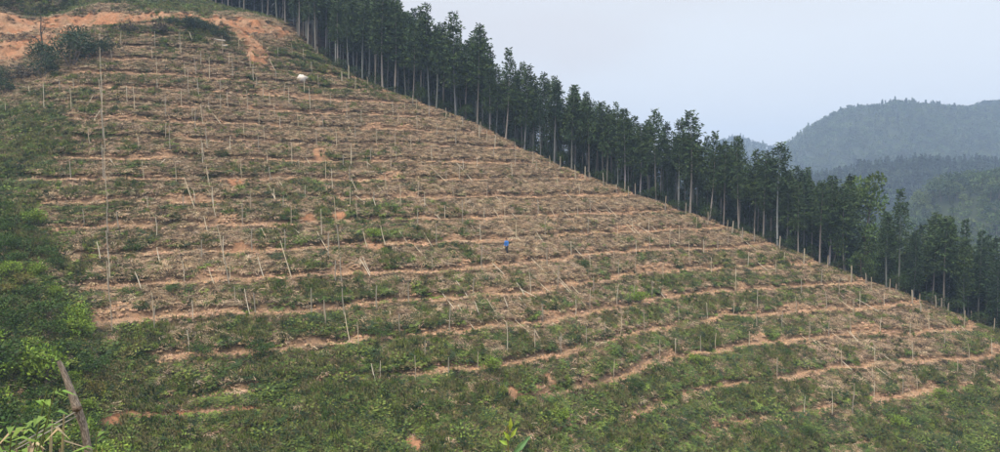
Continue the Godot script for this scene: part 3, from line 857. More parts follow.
	for k in 74:
		var x := -28.0 + k * 1.25 + r.randf_range(-0.7, 0.7)
		var d := ridge_d(x) + r.randf_range(1.0, 5.0)
		var f := r.randf_range(0.45, 1.0)
		var t := copy(under[k % 2], "undergrowth_shrub", spot(x, d), r.randf() * TAU, Vector3(f * 1.2, f, f * 1.2))
		tag(t, ("low" if f < 0.7 else "knee-high, spreading") + (" mid green" if k % 2 == 0 else " dark green") + " shrub under the trees at the edge of the wood", "shrub", "undergrowth along the edge of the wood")
	for q in [[-5.2, 2.0, 0.75], [9.0, 3.0, 0.6], [29.6, 3.5, 0.7], [39.5, 2.2, 0.62], [44.4, 2.4, 1.15], [47.3, 1.6, 1.0], [49.5, 7.0, 1.5], [53.5, 9.0, 1.3], [51.0, 2.2, 0.8], [57.0, 2.0, 0.7], [60.5, 8.0, 1.2], [62.0, 2.6, 0.8], [55.0, 9.0, 2.1], [59.0, 11.0, 2.2], [63.5, 10.0, 2.0], [66.0, 6.0, 1.2], [61.0, 18.0, 2.5], [67.5, 14.0, 2.2], [54.5, 4.5, 1.0], [70.0, 10.0, 1.4], [46.5, 7.0, 1.7], [72.0, 16.0, 2.3], [15.5, 2.0, 0.6], [22.0, 2.4, 0.5], [-12.0, 2.2, 0.6]]:
		var t := copy(under[2 + int(q[0]) % 2 * (1 if q[0] > 0 else -1)], "young_tree", spot(q[0], ridge_d(q[0]) + q[1]), q[0], Vector3.ONE * float(q[2]))
		tag(t, "young light green broadleaf tree among the conifers at the edge of the wood", "tree", "young broadleaf trees among the conifers")
	var pale := copy(broadleaf(35, 12.5, 5.6, 0.3, 0.4, 2600, Color(0.10, 0.155, 0.04), 1), "broadleaf_tree", spot(51.5, 105.0), 0.4, Vector3(1.1, 1.28, 1.1))
	tag(pale, "tall pale green broadleaf tree rising above the dark conifers", "tree")
	for k in under + kinds + lush: k.queue_free()

# ---------------------------------------------------------------- stakes
func stake_mesh(sd: int, L: float, thick: float, col: Color) -> ArrayMesh:
	var r := RandomNumberGenerator.new()
	r.seed = sd
	var s := Shape.new()
	var p := []; var rad := []
	var bow := Vector3(r.randf_range(-0.03, 0.03), 0, r.randf_range(-0.03, 0.03)) * L
	for k in 6:
		var f := k / 5.0
		p.push_back(Vector3(0, -0.25 + (L + 0.25) * f, 0) + bow * sin(PI * f) + any_dir(r) * 0.008)
		rad.push_back(thick * lerpf(1.1, 0.75, f) * r.randf_range(0.93, 1.07))
	s.tube(p, rad, 7, col)
	return s.mesh(M.stake)

func build_stakes() -> void:
	var r := RandomNumberGenerator.new()
	r.seed = 909
	var pale := [Color(0.48, 0.40, 0.28), Color(0.36, 0.30, 0.22), Color(0.54, 0.48, 0.37), Color(0.30, 0.265, 0.21)]
	var made := []
	for k in 8: made.push_back(stake_mesh(500 + k, 2.0, [0.040, 0.048, 0.036, 0.052][k % 4], pale[k % 4]))
	var thick := []
	for k in 4: thick.push_back(stake_mesh(600 + k, 1.8, 0.062 + 0.01 * k, [Color(0.36, 0.30, 0.21), Color(0.30, 0.265, 0.21), Color(0.40, 0.35, 0.26), Color(0.27, 0.23, 0.18)][k]))
	# the measured ones, then the rows between them along every terrace
	var all := UPRIGHT.duplicate()
	var tries := 0
	while all.size() < 292 and tries < 40000:
		tries += 1
		var x := r.randf_range(-52.0, 58.0); var d := r.randf_range(54.0, 112.0)
		if d > ridge_d(x) - 2.0 or absf(x) > 0.66 * d or cover(x, d, 0) < 0.75: continue
		var t := terrace(x, d, base(x, d))
		if absf(t - floorf(t) - 0.14) > 0.05: continue
		var ok := true
		for q in all + LEANING + EDGE:
			if Vector2(q[0] - x, q[1] - d).length() < 2.3: ok = false; break
		if ok: all.push_back([x, d, r.randf_range(1.6, 2.2), r.randf_range(-6.0, 4.0)])
	for e in all:
		var g := cover(e[0], e[1], 1)
		var o := one("stake", made[r.randi() % 8], spot(e[0], e[1]))
		var f: float = e[2] / 2.0
		o.scale = Vector3(r.randf_range(0.8, 1.1), f, r.randf_range(0.8, 1.1))
		o.rotation = Vector3(r.randf_range(-0.05, 0.03), r.randf() * 6.0, 0)
		o.rotation_order = EULER_ORDER_ZXY
		o.rotation.z = deg_to_rad(-e[3] * 0.8) + r.randf_range(-0.015, 0.015)
		if g > 0.6: tag(o, "thin pale wooden stake standing upright among green weeds on the slope", "stake", "upright stakes among the weeds")
		elif e[1] > 96.0: tag(o, "thin pale wooden stake standing upright near the top of the cleared slope", "stake", "upright stakes near the hilltop")
		elif Vector2(e[0] - 0.7, e[1] - 78.6).length() < 13.0: tag(o, "thin pale wooden stake standing on the terraces around the person in blue", "stake", "upright stakes around the person")
		elif e[0] < -24.0: tag(o, "thin pale wooden stake standing upright on the terraces next to the overgrown gully", "stake", "upright stakes near the gully")
		else: tag(o, "thin pale wooden stake standing upright on the bare brown terraces", "stake", "upright stakes on the bare terraces")
	for e in EDGE:
		var o := one("edge_stake", thick[r.randi() % 4], spot(e[0], e[1]))
		o.scale = Vector3(1, e[2] / 1.8, 1)
		o.rotation = Vector3(r.randf_range(-0.04, 0.04), 0, deg_to_rad(-e[3]) + r.randf_range(-0.03, 0.03))
		tag(o, "short thick pale stake on the ridge line before the dark wood", "stake", "thick stakes along the edge of the wood")
	for e in LEANING:
		var o := one("leaning_stake", made[[0, 2, 4, 6][r.randi() % 4]], spot(e[0], e[1]))
		o.scale = Vector3(1, e[2] / 2.0 * 1.06, 1)
		o.rotation = Vector3(-0.3, 0, deg_to_rad(-e[3]))
		if e[2] > 2.4: tag(o, "long whitish pole leaning steeply against a terrace bank", "stake", "long poles leaning on the terraces")
		else: tag(o, "short whitish stake tilted to one side on a terrace", "stake", "tilted stakes on the terraces")
	var lying := FALLEN.duplicate()
	for k in 60:
		var x := r.randf_range(-30.0, 50.0); var d := r.randf_range(62.0, 100.0)
		if d > ridge_d(x) - 3.0 or cover(x, d, 1) > 0.6: continue
		var w := r.randf_range(1.0, 1.9)
		lying.push_back([x, d, x - w * r.randf_range(0.7, 1.2), d + w * r.randf_range(0.8, 1.5)])
	for e in lying:
		var a := spot(e[0], e[1]) + Vector3.UP * 0.12
		var b := spot(e[2], e[3]) + Vector3.UP * 0.30
		b = a + (b - a) * 1.15
		var o := one("fallen_pole", made[[0, 2, 4, 6][r.randi() % 4]], a)
		var up := (b - a).normalized()
		var sx := up.cross(Vector3(0, 0, 1)).normalized()
		o.basis = Basis(sx, up, sx.cross(up)).scaled_local(Vector3(0.9, a.distance_to(b) / 2.0, 0.9))
		tag(o, ("long" if a.distance_to(b) > 2.6 else "short") + " pale pole lying slanted across the slope between two terraces", "pole", "poles lying on the slope")

# ---------------------------------------------------------------- shrubs, brush and stones
func build_shrubs() -> void:
	var r := RandomNumberGenerator.new()
	r.seed = 66
	var dark := []; var bright := []; var olive := []
	for k in 4: dark.push_back(broadleaf(300 + k, 1.7, 2.2, 0.0, 0.17, 900, Color(0.045, 0.082, 0.018), 6))
	for k in 3: bright.push_back(broadleaf(320 + k, 1.8, 1.9, 0.0, 0.19, 800, Color(0.15, 0.225, 0.032), 6))
	for k in 2: olive.push_back(broadleaf(340 + k, 1.5, 1.9, 0.0, 0.15, 800, Color(0.14, 0.125, 0.035), 6))
	var spots := []
	var tries := 0
	while spots.size() < 120 and tries < 8000:
		tries += 1
		var x := r.randf_range(-52.0, -21.0)
		var d := r.randf_range(39.0, 67.0)
		# the gully lies left of this line
		var line := lerpf(-24.5, -37.5, (d - 46.0) / 17.0)
		if x > line + r.randf_range(-1.5, 0.5) or x < -0.74 * d: continue
		var ok := true
		for q in spots:
			if q.distance_to(Vector2(x, d)) < 1.45: ok = false; break
		if ok: spots.push_back(Vector2(x, d))
	for q in spots:
		var roll := r.randf()
		var src: Node3D
		var f := r.randf_range(0.5, 1.3) * (1.0 if q.y < 54.0 else 0.72)
		var label := ""
		if roll < 0.55:
			src = dark[r.randi() % 4]; label = "dark green leafy shrub in the overgrown gully beside the terraces"
		elif roll < 0.88:
			src = bright[r.randi() % 3]; label = "bright yellow-green leafy shrub in the overgrown gully beside the terraces"
		else:
			src = olive[r.randi() % 2]; label = "olive brown shrub in the overgrown gully beside the terraces"
		var o := copy(src, "shrub", spot(q.x, q.y), r.randf() * TAU, Vector3(f, f * r.randf_range(0.8, 1.2), f))
		tag(o, label, "shrub", label.get_slice(" shrub", 0) + " shrubs of the gully")
	# scattered bushes on the slope: east, north, size, kind
	for q in [[-0.7, 60.8, 0.75, 1], [14.9, 80.5, 0.8, 1], [19.0, 73.0, 0.7, 1], [-13.0, 76.3, 0.7, 1], [-22.5, 56.0, 0.7, 0], [-18.5, 57.5, 0.8, 0], [9.2, 83.0, 0.7, 0], [-27.0, 62.0, 0.5, 0], [-32.0, 66.0, 0.6, 0], [22.0, 70.0, 0.6, 0], [27.5, 66.5, 0.7, 0], [45.0, 76.0, 0.6, 1], [38.0, 71.0, 0.7, 1], [-10.0, 62.0, 0.6, 0], [-31.0, 84.0, 0.6, 0], [30.0, 78.0, 0.5, 0], [12.0, 66.0, 0.6, 0], [5.0, 58.0, 0.6, 1]]:
		var o := copy((bright if q[3] == 1 else dark)[absi(int(q[0])) % 3], "terrace_bush", spot(q[0], q[1]), q[0], Vector3(q[2], q[2] * 0.9, q[2]))
		if q[3] == 1: tag(o, "small bright green bush standing alone on the terraced slope", "bush", "bright bushes on the terraces")
		else: tag(o, "small dark green bush standing alone on the terraced slope", "bush", "dark bushes on the terraces")
	# the clump on the hilltop
	var hill_kind := [broadleaf(360, 4.6, 4.0, 0.0, 0.28, 1500, Color(0.035, 0.060, 0.028), 5), broadleaf(361, 3.4, 3.4, 0.0, 0.26, 1200, Color(0.030, 0.052, 0.026), 5)]
	for q in [[-54.5, 97.0, 1.1], [-51.8, 98.5, 0.85], [-57.0, 95.0, 0.8], [-58.8, 98.5, 0.75], [-60.5, 92.5, 0.55], [-56.0, 100.5, 0.8], [-62.5, 95.0, 0.6]]:
		var o := copy(hill_kind[absi(int(q[0])) % 2], "hilltop_bush", spot(q[0], q[1]), q[0], Vector3.ONE * float(q[2]))
		tag(o, "tall dull green bush before the orange road cut at the hilltop", "bush", "bushes at the hilltop road cut")
	for q in [[-45.2, 110.0, 0.62], [-43.3, 110.8, 0.7], [-41.6, 110.6, 0.6], [-40.2, 110.0, 0.5], [-47.0, 110.3, 0.45]]:
		var o := copy(hill_kind[1], "crest_bush", spot(q[0], q[1]), q[0], Vector3(q[2] * 1.2, q[2] * 0.8, q[2] * 1.2))
		tag(o, "low green bush on the crest beside the orange soil scar", "bush", "bushes on the crest beside the scar")
	for k in dark + bright + olive + hill_kind: k.queue_free()
	# brush piles
	for q in [[-51.6, 106.6, 3.2, 1.1, "grey brush pile of cut branches on the crest below the road cut"], [-47.6, 107.3, 2.2, 0.9, "smaller dark brush pile on the crest beside the low green bushes"], [-60.0, 96.0, 4.2, 1.9, "large tangled brush pile of dead branches below the orange road fill"], [-61.5, 90.5, 2.6, 0.9, "low mound of dead brush at the foot of the hilltop bushes"]]:
		var s := Shape.new()
		var lf := Shape.new()
		for k in 90:
			var a := r.randf() * TAU
			var f := sqrt(r.randf())
			var at := Vector3(cos(a) * f * q[2] * 0.5, 0, sin(a) * f * q[2] * 0.3)
			at.y = q[3] * (1.0 - f * f) * r.randf_range(0.2, 1.0)
			var dirn := Vector3(r.randf_range(-1, 1), r.randf_range(-0.25, 0.45), r.randf_range(-0.7, 0.7)).normalized()
			var ln := r.randf_range(0.5, 1.7)
			var th := r.randf_range(0.015, 0.05)
			var b := at + dirn * ln
			b.y = maxf(b.y, 0.0)
			s.tube([at, at.lerp(b, 0.5) + any_dir(r) * 0.1, b], [th, th * 0.75, th * 0.3], 4, tint(Color(0.115, 0.10, 0.085), 0.45, r), false)
			for j in 6:
				var al := any_dir(r)
				lf.flake(at.lerp(b, r.randf()) + any_dir(r) * 0.15, al, al.cross(any_dir(r)).normalized(), 0.3, 0.13, tint(Color(0.055, 0.05, 0.035), 0.4, r))
		var o := thing("brush_pile", spot(q[0], q[1]) - Vector3.UP * 0.1)
		part(o, "branches", s.mesh(M.bark)); part(o, "dead_leaves", lf.mesh(M.dry))
		tag(o, q[4], "brush pile")
	# two felled logs beside the scar
	for q in [[-40.4, 108.9, 0.25, "pale felled log lying below the crest, the longer of two", 2.4], [-39.4, 108.3, -0.1, "short pale felled log lying beside the longer one below the crest", 1.6]]:
		var s := Shape.new()
		var ln: float = q[4]
		s.tube([Vector3(-ln / 2 - 0.01, 0, 0), Vector3(-ln / 2, 0, 0), Vector3(0, 0.02, 0), Vector3(ln / 2, 0, 0)], [0.02, 0.14, 0.13, 0.12], 9, Color(0.36, 0.32, 0.27))
		var o := one("felled_log", s.mesh(M.bark), spot(q[0], q[1]) + Vector3.UP * 0.13)
		o.rotation = Vector3(0, q[2], -0.08)
		tag(o, q[3], "log")
	# the dead snag
	var sn := Shape.new()
	sn.tube([Vector3(0, -0.3, 0), Vector3(0.05, 1.6, 0), Vector3(-0.05, 3.2, 0.1), Vector3(0.0, 5.0, 0), Vector3(-0.04, 6.4, 0.1)], [0.13, 0.11, 0.09, 0.06, 0.02], 7, Color(0.075, 0.062, 0.05))
	var so := thing("dead_tree", spot(-60.8, 101.5))
	part(so, "trunk", sn.mesh(M.bark))
	var br := Shape.new()
	br.tube([Vector3(0.0, 1.3, 0), Vector3(-0.5, 2.2, 0.1), Vector3(-1.2, 2.6, 0.2), Vector3(-1.9, 2.4, 0.2)], [0.09, 0.08, 0.06, 0.02], 6, Color(0.07, 0.058, 0.048))
	part(so, "limb", br.mesh(M.bark))
	var br2 := Shape.new()
	br2.tube([Vector3(-0.03, 2.9, 0), Vector3(0.5, 3.6, 0.1), Vector3(0.7, 4.3, 0.2)], [0.05, 0.04, 0.01], 5, Color(0.07, 0.058, 0.048))
	part(so, "limb", br2.mesh(M.bark))
	tag(so, "leafless dark dead tree with an arching limb before the orange bank", "dead tree")
	# the pale boulder
	var rock := Shape.new()
	var rn := FastNoiseLite.new()
	rn.seed = 12; rn.frequency = 0.9
	var rows := 14; var colsn := 22
	for b in rows + 1:
		for a in colsn + 1:
			var th := PI * b / rows; var ph := TAU * a / colsn
			var dirn := Vector3(sin(th) * cos(ph), cos(th), sin(th) * sin(ph))
			var f := 1.0 + 0.75 * rn.get_noise_3dv(dirn * 1.5) + 0.35 * rn.get_noise_3dv(dirn * 3.5)
			var g := 0.92 + 0.25 * rn.get_noise_3dv(dirn * 5.0)
			rock.corner(dirn * f * Vector3(0.68, 0.52, 0.55), dirn, Color(0.66, 0.59, 0.52) * g, Vector2(a, b))
	for b in rows:
		for a in colsn:
			var k := b * (colsn + 1) + a
			rock.i.append_array(PackedInt32Array([k, k + colsn + 1, k + 1, k + 1, k + colsn + 1, k + colsn + 2]))
	var ro := one("boulder", rock.mesh(M.stone), spot(-28.0, 107.7) + Vector3.UP * 0.32)
	tag(ro, "rounded whitish boulder on the upper slope below the wood", "boulder")

# ---------------------------------------------------------------- the person
func skin_over(bones: Array, k: float, cell: float, col: Color, m: Material) -> ArrayMesh:
	# surface nets over tapered capsules joined by a smooth minimum
	var lo := Vector3.ONE * 1e9; var hi := Vector3.ONE * -1e9
	for b in bones:
		var rr := Vector3.ONE * (maxf(b[2], b[3]) + k + cell * 2.0)
		lo = lo.min(b[0] - rr).min(b[1] - rr); hi = hi.max(b[0] + rr).max(b[1] + rr)
	var nx := int((hi.x - lo.x) / cell) + 2; var ny := int((hi.y - lo.y) / cell) + 2; var nz := int((hi.z - lo.z) / cell) + 2
	var fld := PackedFloat32Array()
	fld.resize(nx * ny * nz); fld.fill(1.0)
	for b in bones:
		var a: Vector3 = b[0]; var e: Vector3 = b[1]
		var ra: float = b[2]; var rb: float = b[3]
		var rr := Vector3.ONE * (maxf(ra, rb) + k + cell * 2.0)
		var mn := (a.min(e) - rr - lo) / cell; var mx := (a.max(e) + rr - lo) / cell
		var ab := e - a
		var l2 := maxf(ab.length_squared(), 1e-8)
		for z in range(maxi(int(mn.z), 0), mini(int(mx.z) + 1, nz)):
			for y in range(maxi(int(mn.y), 0), mini(int(mx.y) + 1, ny)):
				for x in range(maxi(int(mn.x), 0), mini(int(mx.x) + 1, nx)):
					var p := lo + Vector3(x, y, z) * cell
					var t := clampf((p - a).dot(ab) / l2, 0.0, 1.0)
					var dist := p.distance_to(a + ab * t) - lerpf(ra, rb, t)
					var id := (z * ny + y) * nx + x
					var old := fld[id]
					var h := maxf(k - absf(old - dist), 0.0) / k
					fld[id] = minf(old, dist) - h * h * k * 0.25
	var s := Shape.new()
	var at := {}
	for z in nz - 1:
		for y in ny - 1:
			for x in nx - 1:
				var id := (z * ny + y) * nx + x
				var sum := Vector3.ZERO; var cnt := 0
				var first := fld[id] < 0.0
				var mixed := false
				for q in range(1, 8):
					if (fld[id + (q & 1) + ((q >> 1) & 1) * nx + (q >> 2) * nx * ny] < 0.0) != first: mixed = true; break
				if not mixed: continue
				for q in 8:
					for ax in 3:
						if q & (1 << ax): continue
						var q2 := q | (1 << ax)
						var f0 := fld[id + (q & 1) + ((q >> 1) & 1) * nx + (q >> 2) * nx * ny]
						var f1 := fld[id + (q2 & 1) + ((q2 >> 1) & 1) * nx + (q2 >> 2) * nx * ny]
						if (f0 < 0.0) == (f1 < 0.0): continue
						var t := f0 / (f0 - f1)
						sum += Vector3(q & 1, (q >> 1) & 1, q >> 2).lerp(Vector3(q2 & 1, (q2 >> 1) & 1, q2 >> 2), t); cnt += 1
				var grad := Vector3(fld[id + 1] - fld[id], fld[id + nx] - fld[id], fld[id + nx * ny] - fld[id]).normalized()
				at[id] = s.v.size()
				s.corner(lo + (Vector3(x, y, z) + sum / cnt) * cell, grad, col)
	for id in at:
		var inside := fld[id] < 0.0
		for ax in 3:
			var st: int = [1, nx, nx * ny][ax]
			var u: int = [nx, nx * ny, 1][ax]
			var w: int = [nx * ny, 1, nx][ax]
			if (fld[id + st] < 0.0) == inside: continue
			if not (at.has(id - u) and at.has(id - w) and at.has(id - u - w)): continue
			var A: int = at[id]; var B: int = at[id - u]; var C: int = at[id - u - w]; var D: int = at[id - w]
			if inside: s.i.append_array(PackedInt32Array([A, C, B, A, D, C]))
			else: s.i.append_array(PackedInt32Array([A, B, C, A, C, D]))
	return s.mesh(m)

func hand_bones(wrist: Vector3, palm: Vector3, across: Vector3, inward: Vector3) -> Array:
	# a relaxed hand: palm, four fingers of unequal length, a thumb from the side
	var out := [[wrist, wrist + palm * 0.05, 0.026, 0.03]]
	var lens := [0.072, 0.082, 0.076, 0.06]
	for f in 4:
		var root := wrist + palm * 0.085 + across * (0.027 - 0.018 * f)
		out.push_back([wrist + palm * 0.03 + across * (0.018 - 0.012 * f), root, 0.014, 0.010])
		var d1 := (palm + inward * 0.35).normalized(); var d2 := (palm + inward * 1.1).normalized()
		var L: float = lens[f]
		out.push_back([root, root + d1 * L * 0.5, 0.010, 0.0088])
		out.push_back([root + d1 * L * 0.5, root + d1 * L * 0.5 + d2 * L * 0.5, 0.0088, 0.0075])
	var tb := wrist + palm * 0.03 + across * 0.026
	var t1 := tb + (palm * 0.7 + across * 0.8 + inward * 0.2).normalized() * 0.035
	out.push_back([tb, t1, 0.013, 0.011]); out.push_back([t1, t1 + (palm + across * 0.2 + inward * 0.3).normalized() * 0.03, 0.0105, 0.0085])
	return out

func build_person() -> void:
	var o := thing("person", spot(0.7, 78.6), -0.7)
	var V := func(x: float, y: float, z: float) -> Vector3: return Vector3(x, y, z)
	var hips := Vector3(0, 0.88, 0); var chest := Vector3(0, 1.22, 0.05); var neck := Vector3(0, 1.40, 0.07); var head := Vector3(0, 1.54, 0.10)
	var bones := [[hips + Vector3(-0.06, 0, 0), hips + Vector3(0.06, 0, 0), 0.11, 0.11], [hips, chest, 0.11, 0.125], [chest + Vector3(-0.07, 0.05, 0), chest + Vector3(0.07, 0.05, 0), 0.10, 0.10], [chest + Vector3(0, 0.08, 0), neck, 0.07, 0.052], [neck, head - Vector3(0, 0.03, 0), 0.05, 0.055]]
	# head: skull, jaw, nose, ears
	bones += [[head + Vector3(0, 0.035, -0.015), head + Vector3(0, 0.03, 0.01), 0.085, 0.08], [head + Vector3(0, -0.05, 0.03), head + Vector3(0, 0.0, 0.02), 0.045, 0.065], [head + Vector3(0, 0.01, 0.085), head + Vector3(0, -0.02, 0.105), 0.009, 0.014], [head + Vector3(-0.078, 0.0, 0), head + Vector3(-0.08, 0.02, -0.005), 0.014, 0.016], [head + Vector3(0.078, 0.0, 0), head + Vector3(0.08, 0.02, -0.005), 0.014, 0.016]]
	var jacket := [[hips + Vector3(-0.07, 0.02, 0), hips + Vector3(0.07, 0.02, 0), 0.13, 0.13], [hips, chest, 0.14, 0.15], [chest + Vector3(-0.09, 0.06, 0), chest + Vector3(0.09, 0.06, 0), 0.115, 0.115], [chest + Vector3(0, 0.1, 0), neck - Vector3(0, 0.02, 0), 0.09, 0.075]]
	var trousers := [[hips + Vector3(-0.07, -0.03, 0), hips + Vector3(0.07, -0.03, 0), 0.125, 0.125]]
	var shoes := []
	var hands := []
	for sgn in [-1.0, 1.0]:
		var sh := Vector3(sgn * 0.18, 1.32, 0.05)
		var el := Vector3(sgn * 0.27, 1.06, 0.06 + 0.05 * sgn)
		var wr := Vector3(sgn * 0.23, 0.90, 0.22 + 0.05 * sgn)
		bones += [[sh, el, 0.05, 0.04], [el, wr, 0.04, 0.027]]
		jacket += [[sh, el, 0.075, 0.06], [el, el.lerp(wr, 0.9), 0.06, 0.045]]
		hands += hand_bones(wr, (wr - el).normalized(), Vector3(0, 1, 0).cross((wr - el).normalized()).normalized() * -sgn, Vector3(-sgn, 0, 0))
		bones += [[wr, wr + (wr - el).normalized() * 0.03, 0.027, 0.026]]
		var hp := Vector3(sgn * 0.09, 0.86, 0); var kn := Vector3(sgn * 0.12, 0.47, 0.04 + 0.07 * sgn); var an := Vector3(sgn * 0.13, 0.08, -0.03 + 0.10 * sgn)
		bones += [[hp, kn, 0.08, 0.055], [kn, an, 0.055, 0.038], [an, an + Vector3(0, -0.04, 0.13), 0.035, 0.03]]
		trousers += [[hp, kn, 0.10, 0.078], [kn, an + Vector3(0, 0.03, 0), 0.078, 0.06]]
		shoes += [[an + Vector3(0, -0.01, 0), an + Vector3(0, -0.03, 0.14), 0.05, 0.042]]
	var skin := Color(0.42, 0.24, 0.15)
	var body := part(o, "body", skin_over(bones, 0.03, 0.012, skin, M.skin))
	var hs := skin_over(hands, 0.008, 0.004, skin, M.skin)
	part(o, "hands", hs)
	part(o, "jacket", skin_over(jacket, 0.05, 0.015, Color(0.05, 0.17, 0.48), M.cloth))
	part(o, "trousers", skin_over(trousers, 0.04, 0.015, Color(0.025, 0.032, 0.045), M.cloth))
	part(o, "shoes", skin_over(shoes, 0.03, 0.012, Color(0.02, 0.018, 0.015), M.cloth))
	part(o, "hair", skin_over([[head + Vector3(0, 0.06, -0.03), head + Vector3(0, 0.055, 0.01), 0.085, 0.075], [head + Vector3(0, 0.0, -0.05), head + Vector3(0, 0.05, -0.04), 0.06, 0.08]], 0.03, 0.01, Color(0.012, 0.010, 0.009), M.cloth))
	tag(o, "person in blue jacket and dark trousers standing on a terrace", "person")

# ---------------------------------------------------------------- the foreground
func build_foreground() -> void:
	var r := RandomNumberGenerator.new()
	r.seed = 17
	# the crooked post
	var px := -1.80; var pd := 3.5
	var gy := ground(px, pd)
	var p := [Vector3(px + 0.06, gy - 0.2, -3.5), Vector3(-1.90, EYE - 1.62, -3.5), Vector3(-1.945, EYE - 1.30, -3.5), Vector3(-1.965, EYE - 1.16, -3.5), Vector3(-1.99, EYE - 1.065, -3.49), Vector3(-2.03, EYE - 0.96, -3.5), Vector3(-2.055, EYE - 0.89, -3.5), Vector3(-2.072, EYE - 0.85, -3.5)]
	var post := Shape.new()
	post.tube(p, [0.023, 0.020, 0.018, 0.017, 0.021, 0.015, 0.013, 0.010], 14, Color(0.46, 0.38, 0.30))
	var po := thing("crooked_post", Vector3.ZERO)
	part(po, "pole", post.mesh(M.post))
	var kn := Shape.new()
	kn.tube([Vector3(-1.985, EYE - 1.07, -3.47), Vector3(-1.945, EYE - 1.055, -3.44)], [0.016, 0.010], 9, Color(0.26, 0.19, 0.14))
	part(po, "branch_stub", kn.mesh(M.post))
	tag(po, "crooked brown wooden post leaning at the near edge of the gully", "post")
	for q in [[Vector3(-1.97, EYE - 1.075, -3.46), Vector3(-2.22, EYE - 1.22, -3.3), 0.0042, "thin dry cane resting against the crooked post, the higher of two"], [Vector3(-1.975, EYE - 1.10, -3.47), Vector3(-2.16, EYE - 1.20, -3.25), 0.0034, "thin dry cane resting against the crooked post, the lower of two"]]:
		var c := Shape.new()
		var foot: Vector3 = q[1] + (q[1] - q[0]) * 1.2
		foot.y = ground(foot.x, -foot.z) - 0.05
		var th: float = q[2]
		c.tube([foot, (foot + q[1]) * 0.5 + Vector3(0, 0.16, 0), q[1], q[0]], [th * 1.3, th * 1.2, th, th * 0.8], 6, Color(0.26, 0.24, 0.20))
		var o := one("dry_cane", c.mesh(M.dry), Vector3.ZERO)
		tag(o, q[3], "cane")
	# the broken reed clump
	var rd := thing("dry_reed_clump", spot(-1.98, 3.2))
	var top := EYE - 1.03 - rd.position.y
	for k in 16:
		var s := Shape.new()
		var f := Vector3(r.randf_range(-0.05, 0.05), -0.05, r.randf_range(-0.05, 0.05))
		var e := Vector3(r.randf_range(-0.09, 0.08), top - r.randf_range(0.0, 0.25), r.randf_range(-0.1, 0.1))
		if k == 0: e = Vector3(0.10, top + 0.02, 0)
		var th := r.randf_range(0.004, 0.009)
		s.tube([f, f.lerp(e, 0.5) + any_dir(r) * 0.03, f.lerp(e, 0.85), e], [th * 1.4, th * 1.1, th, th * 0.5], 6, tint(Color(0.34, 0.265, 0.16), 0.25, r))
		part(rd, "stalk", s.mesh(M.dry))
	for k in 12:
		var s := Shape.new()
		var a := r.randf() * TAU
		var al := Vector3(cos(a), r.randf_range(-0.2, 0.6), sin(a)).normalized()
		s.leaf(Vector3(r.randf_range(-0.04, 0.04), top * r.randf_range(0.75, 0.97), 0), al, al.cross(Vector3.UP).normalized(), r.randf_range(0.12, 0.28), 0.016, 0.4, tint(Color(0.34, 0.27, 0.16), 0.25, r))
		part(rd, "dead_blade", s.mesh(M.dry))
	tag(rd, "straw coloured broken reeds beside the crooked post", "reeds")
	# bright leafy plants in the corner: east, north, rise of the top above the eye, spread
	for q in [[-2.10, 3.05, -0.86, 0.30, "bright green leafy plant left of the dry reeds"], [-1.72, 3.0, -1.04, 0.22, "low bright green leafy plant between the reeds and the post foot"], [-2.30, 3.4, -0.98, 0.3, "leafy yellow-green plant behind the bright one in the corner"]]:
		var o := thing("leafy_plant", spot(q[0], q[1]))
		var tp: float = EYE + q[2] - o.position.y
		for st in 11:
			var s := Shape.new()
			var a := TAU * st / 11.0 + r.randf()
			var e := Vector3(cos(a) * q[3] * r.randf_range(0.3, 0.9), tp * r.randf_range(0.80, 1.0), sin(a) * q[3] * 0.7)
			var m := Vector3(e.x * 0.3, e.y * 0.55, e.z * 0.3)
			s.tube([Vector3(0, -0.05, 0), m, e], [0.008, 0.006, 0.002], 5, Color(0.10, 0.12, 0.04))
			part(o, "stem", s.mesh(M.leaf))
			for k in 9:
				var f := 0.3 + 0.7 * (k + 0.5) / 9.0
				var at := m.lerp(e, f)
				var b := a + k * 2.4
				var al := Vector3(cos(b), r.randf_range(0.0, 0.5), sin(b)).normalized()
				var l := Shape.new()
				l.leaf(at, al, al.cross(Vector3.UP).normalized(), r.randf_range(0.07, 0.12), r.randf_range(0.022, 0.036), 0.25, tint(Color(0.13, 0.21, 0.04), 0.25, r))
				part(o, "leaf", l.mesh(M.leaf))
		tag(o, q[4], "plant")
	# the sapling in the middle
	var sp := thing("sapling", spot(0.035, 2.2))
	var tp := EYE - 0.725 - sp.position.y
	var st := Shape.new()
	st.tube([Vector3(0, -0.05, 0), Vector3(-0.01, tp * 0.5, 0), Vector3(0.0, tp * 0.8, 0), Vector3(-0.014, tp, 0)], [0.008, 0.006, 0.004, 0.0015], 7, Color(0.15, 0.13, 0.05))
	part(sp, "stem", st.mesh(M.leaf))
	for q in [[0.90, Vector3(-0.75, 0.75, 0.2), 0.062, 0.026, Color(0.20, 0.33, 0.05)], [0.93, Vector3(0.7, 0.8, 0.0), 0.07, 0.013, Color(0.19, 0.26, 0.11)], [0.965, Vector3(-0.5, 0.9, 0.1), 0.028, 0.009, Color(0.36, 0.36, 0.05)], [0.97, Vector3(0.5, 0.8, -0.1), 0.03, 0.009, Color(0.38, 0.36, 0.06)], [0.985, Vector3(0.05, 1.0, 0.1), 0.034, 0.010, Color(0.42, 0.38, 0.06)], [0.86, Vector3(0.6, 0.5, 0.4), 0.06, 0.024, Color(0.17, 0.28, 0.05)], [0.84, Vector3(-0.5, 0.4, -0.5), 0.06, 0.022, Color(0.16, 0.26, 0.05)], [0.955, Vector3(-0.8, 0.4, -0.2), 0.026, 0.008, Color(0.34, 0.36, 0.06)]]:
		var l := Shape.new()
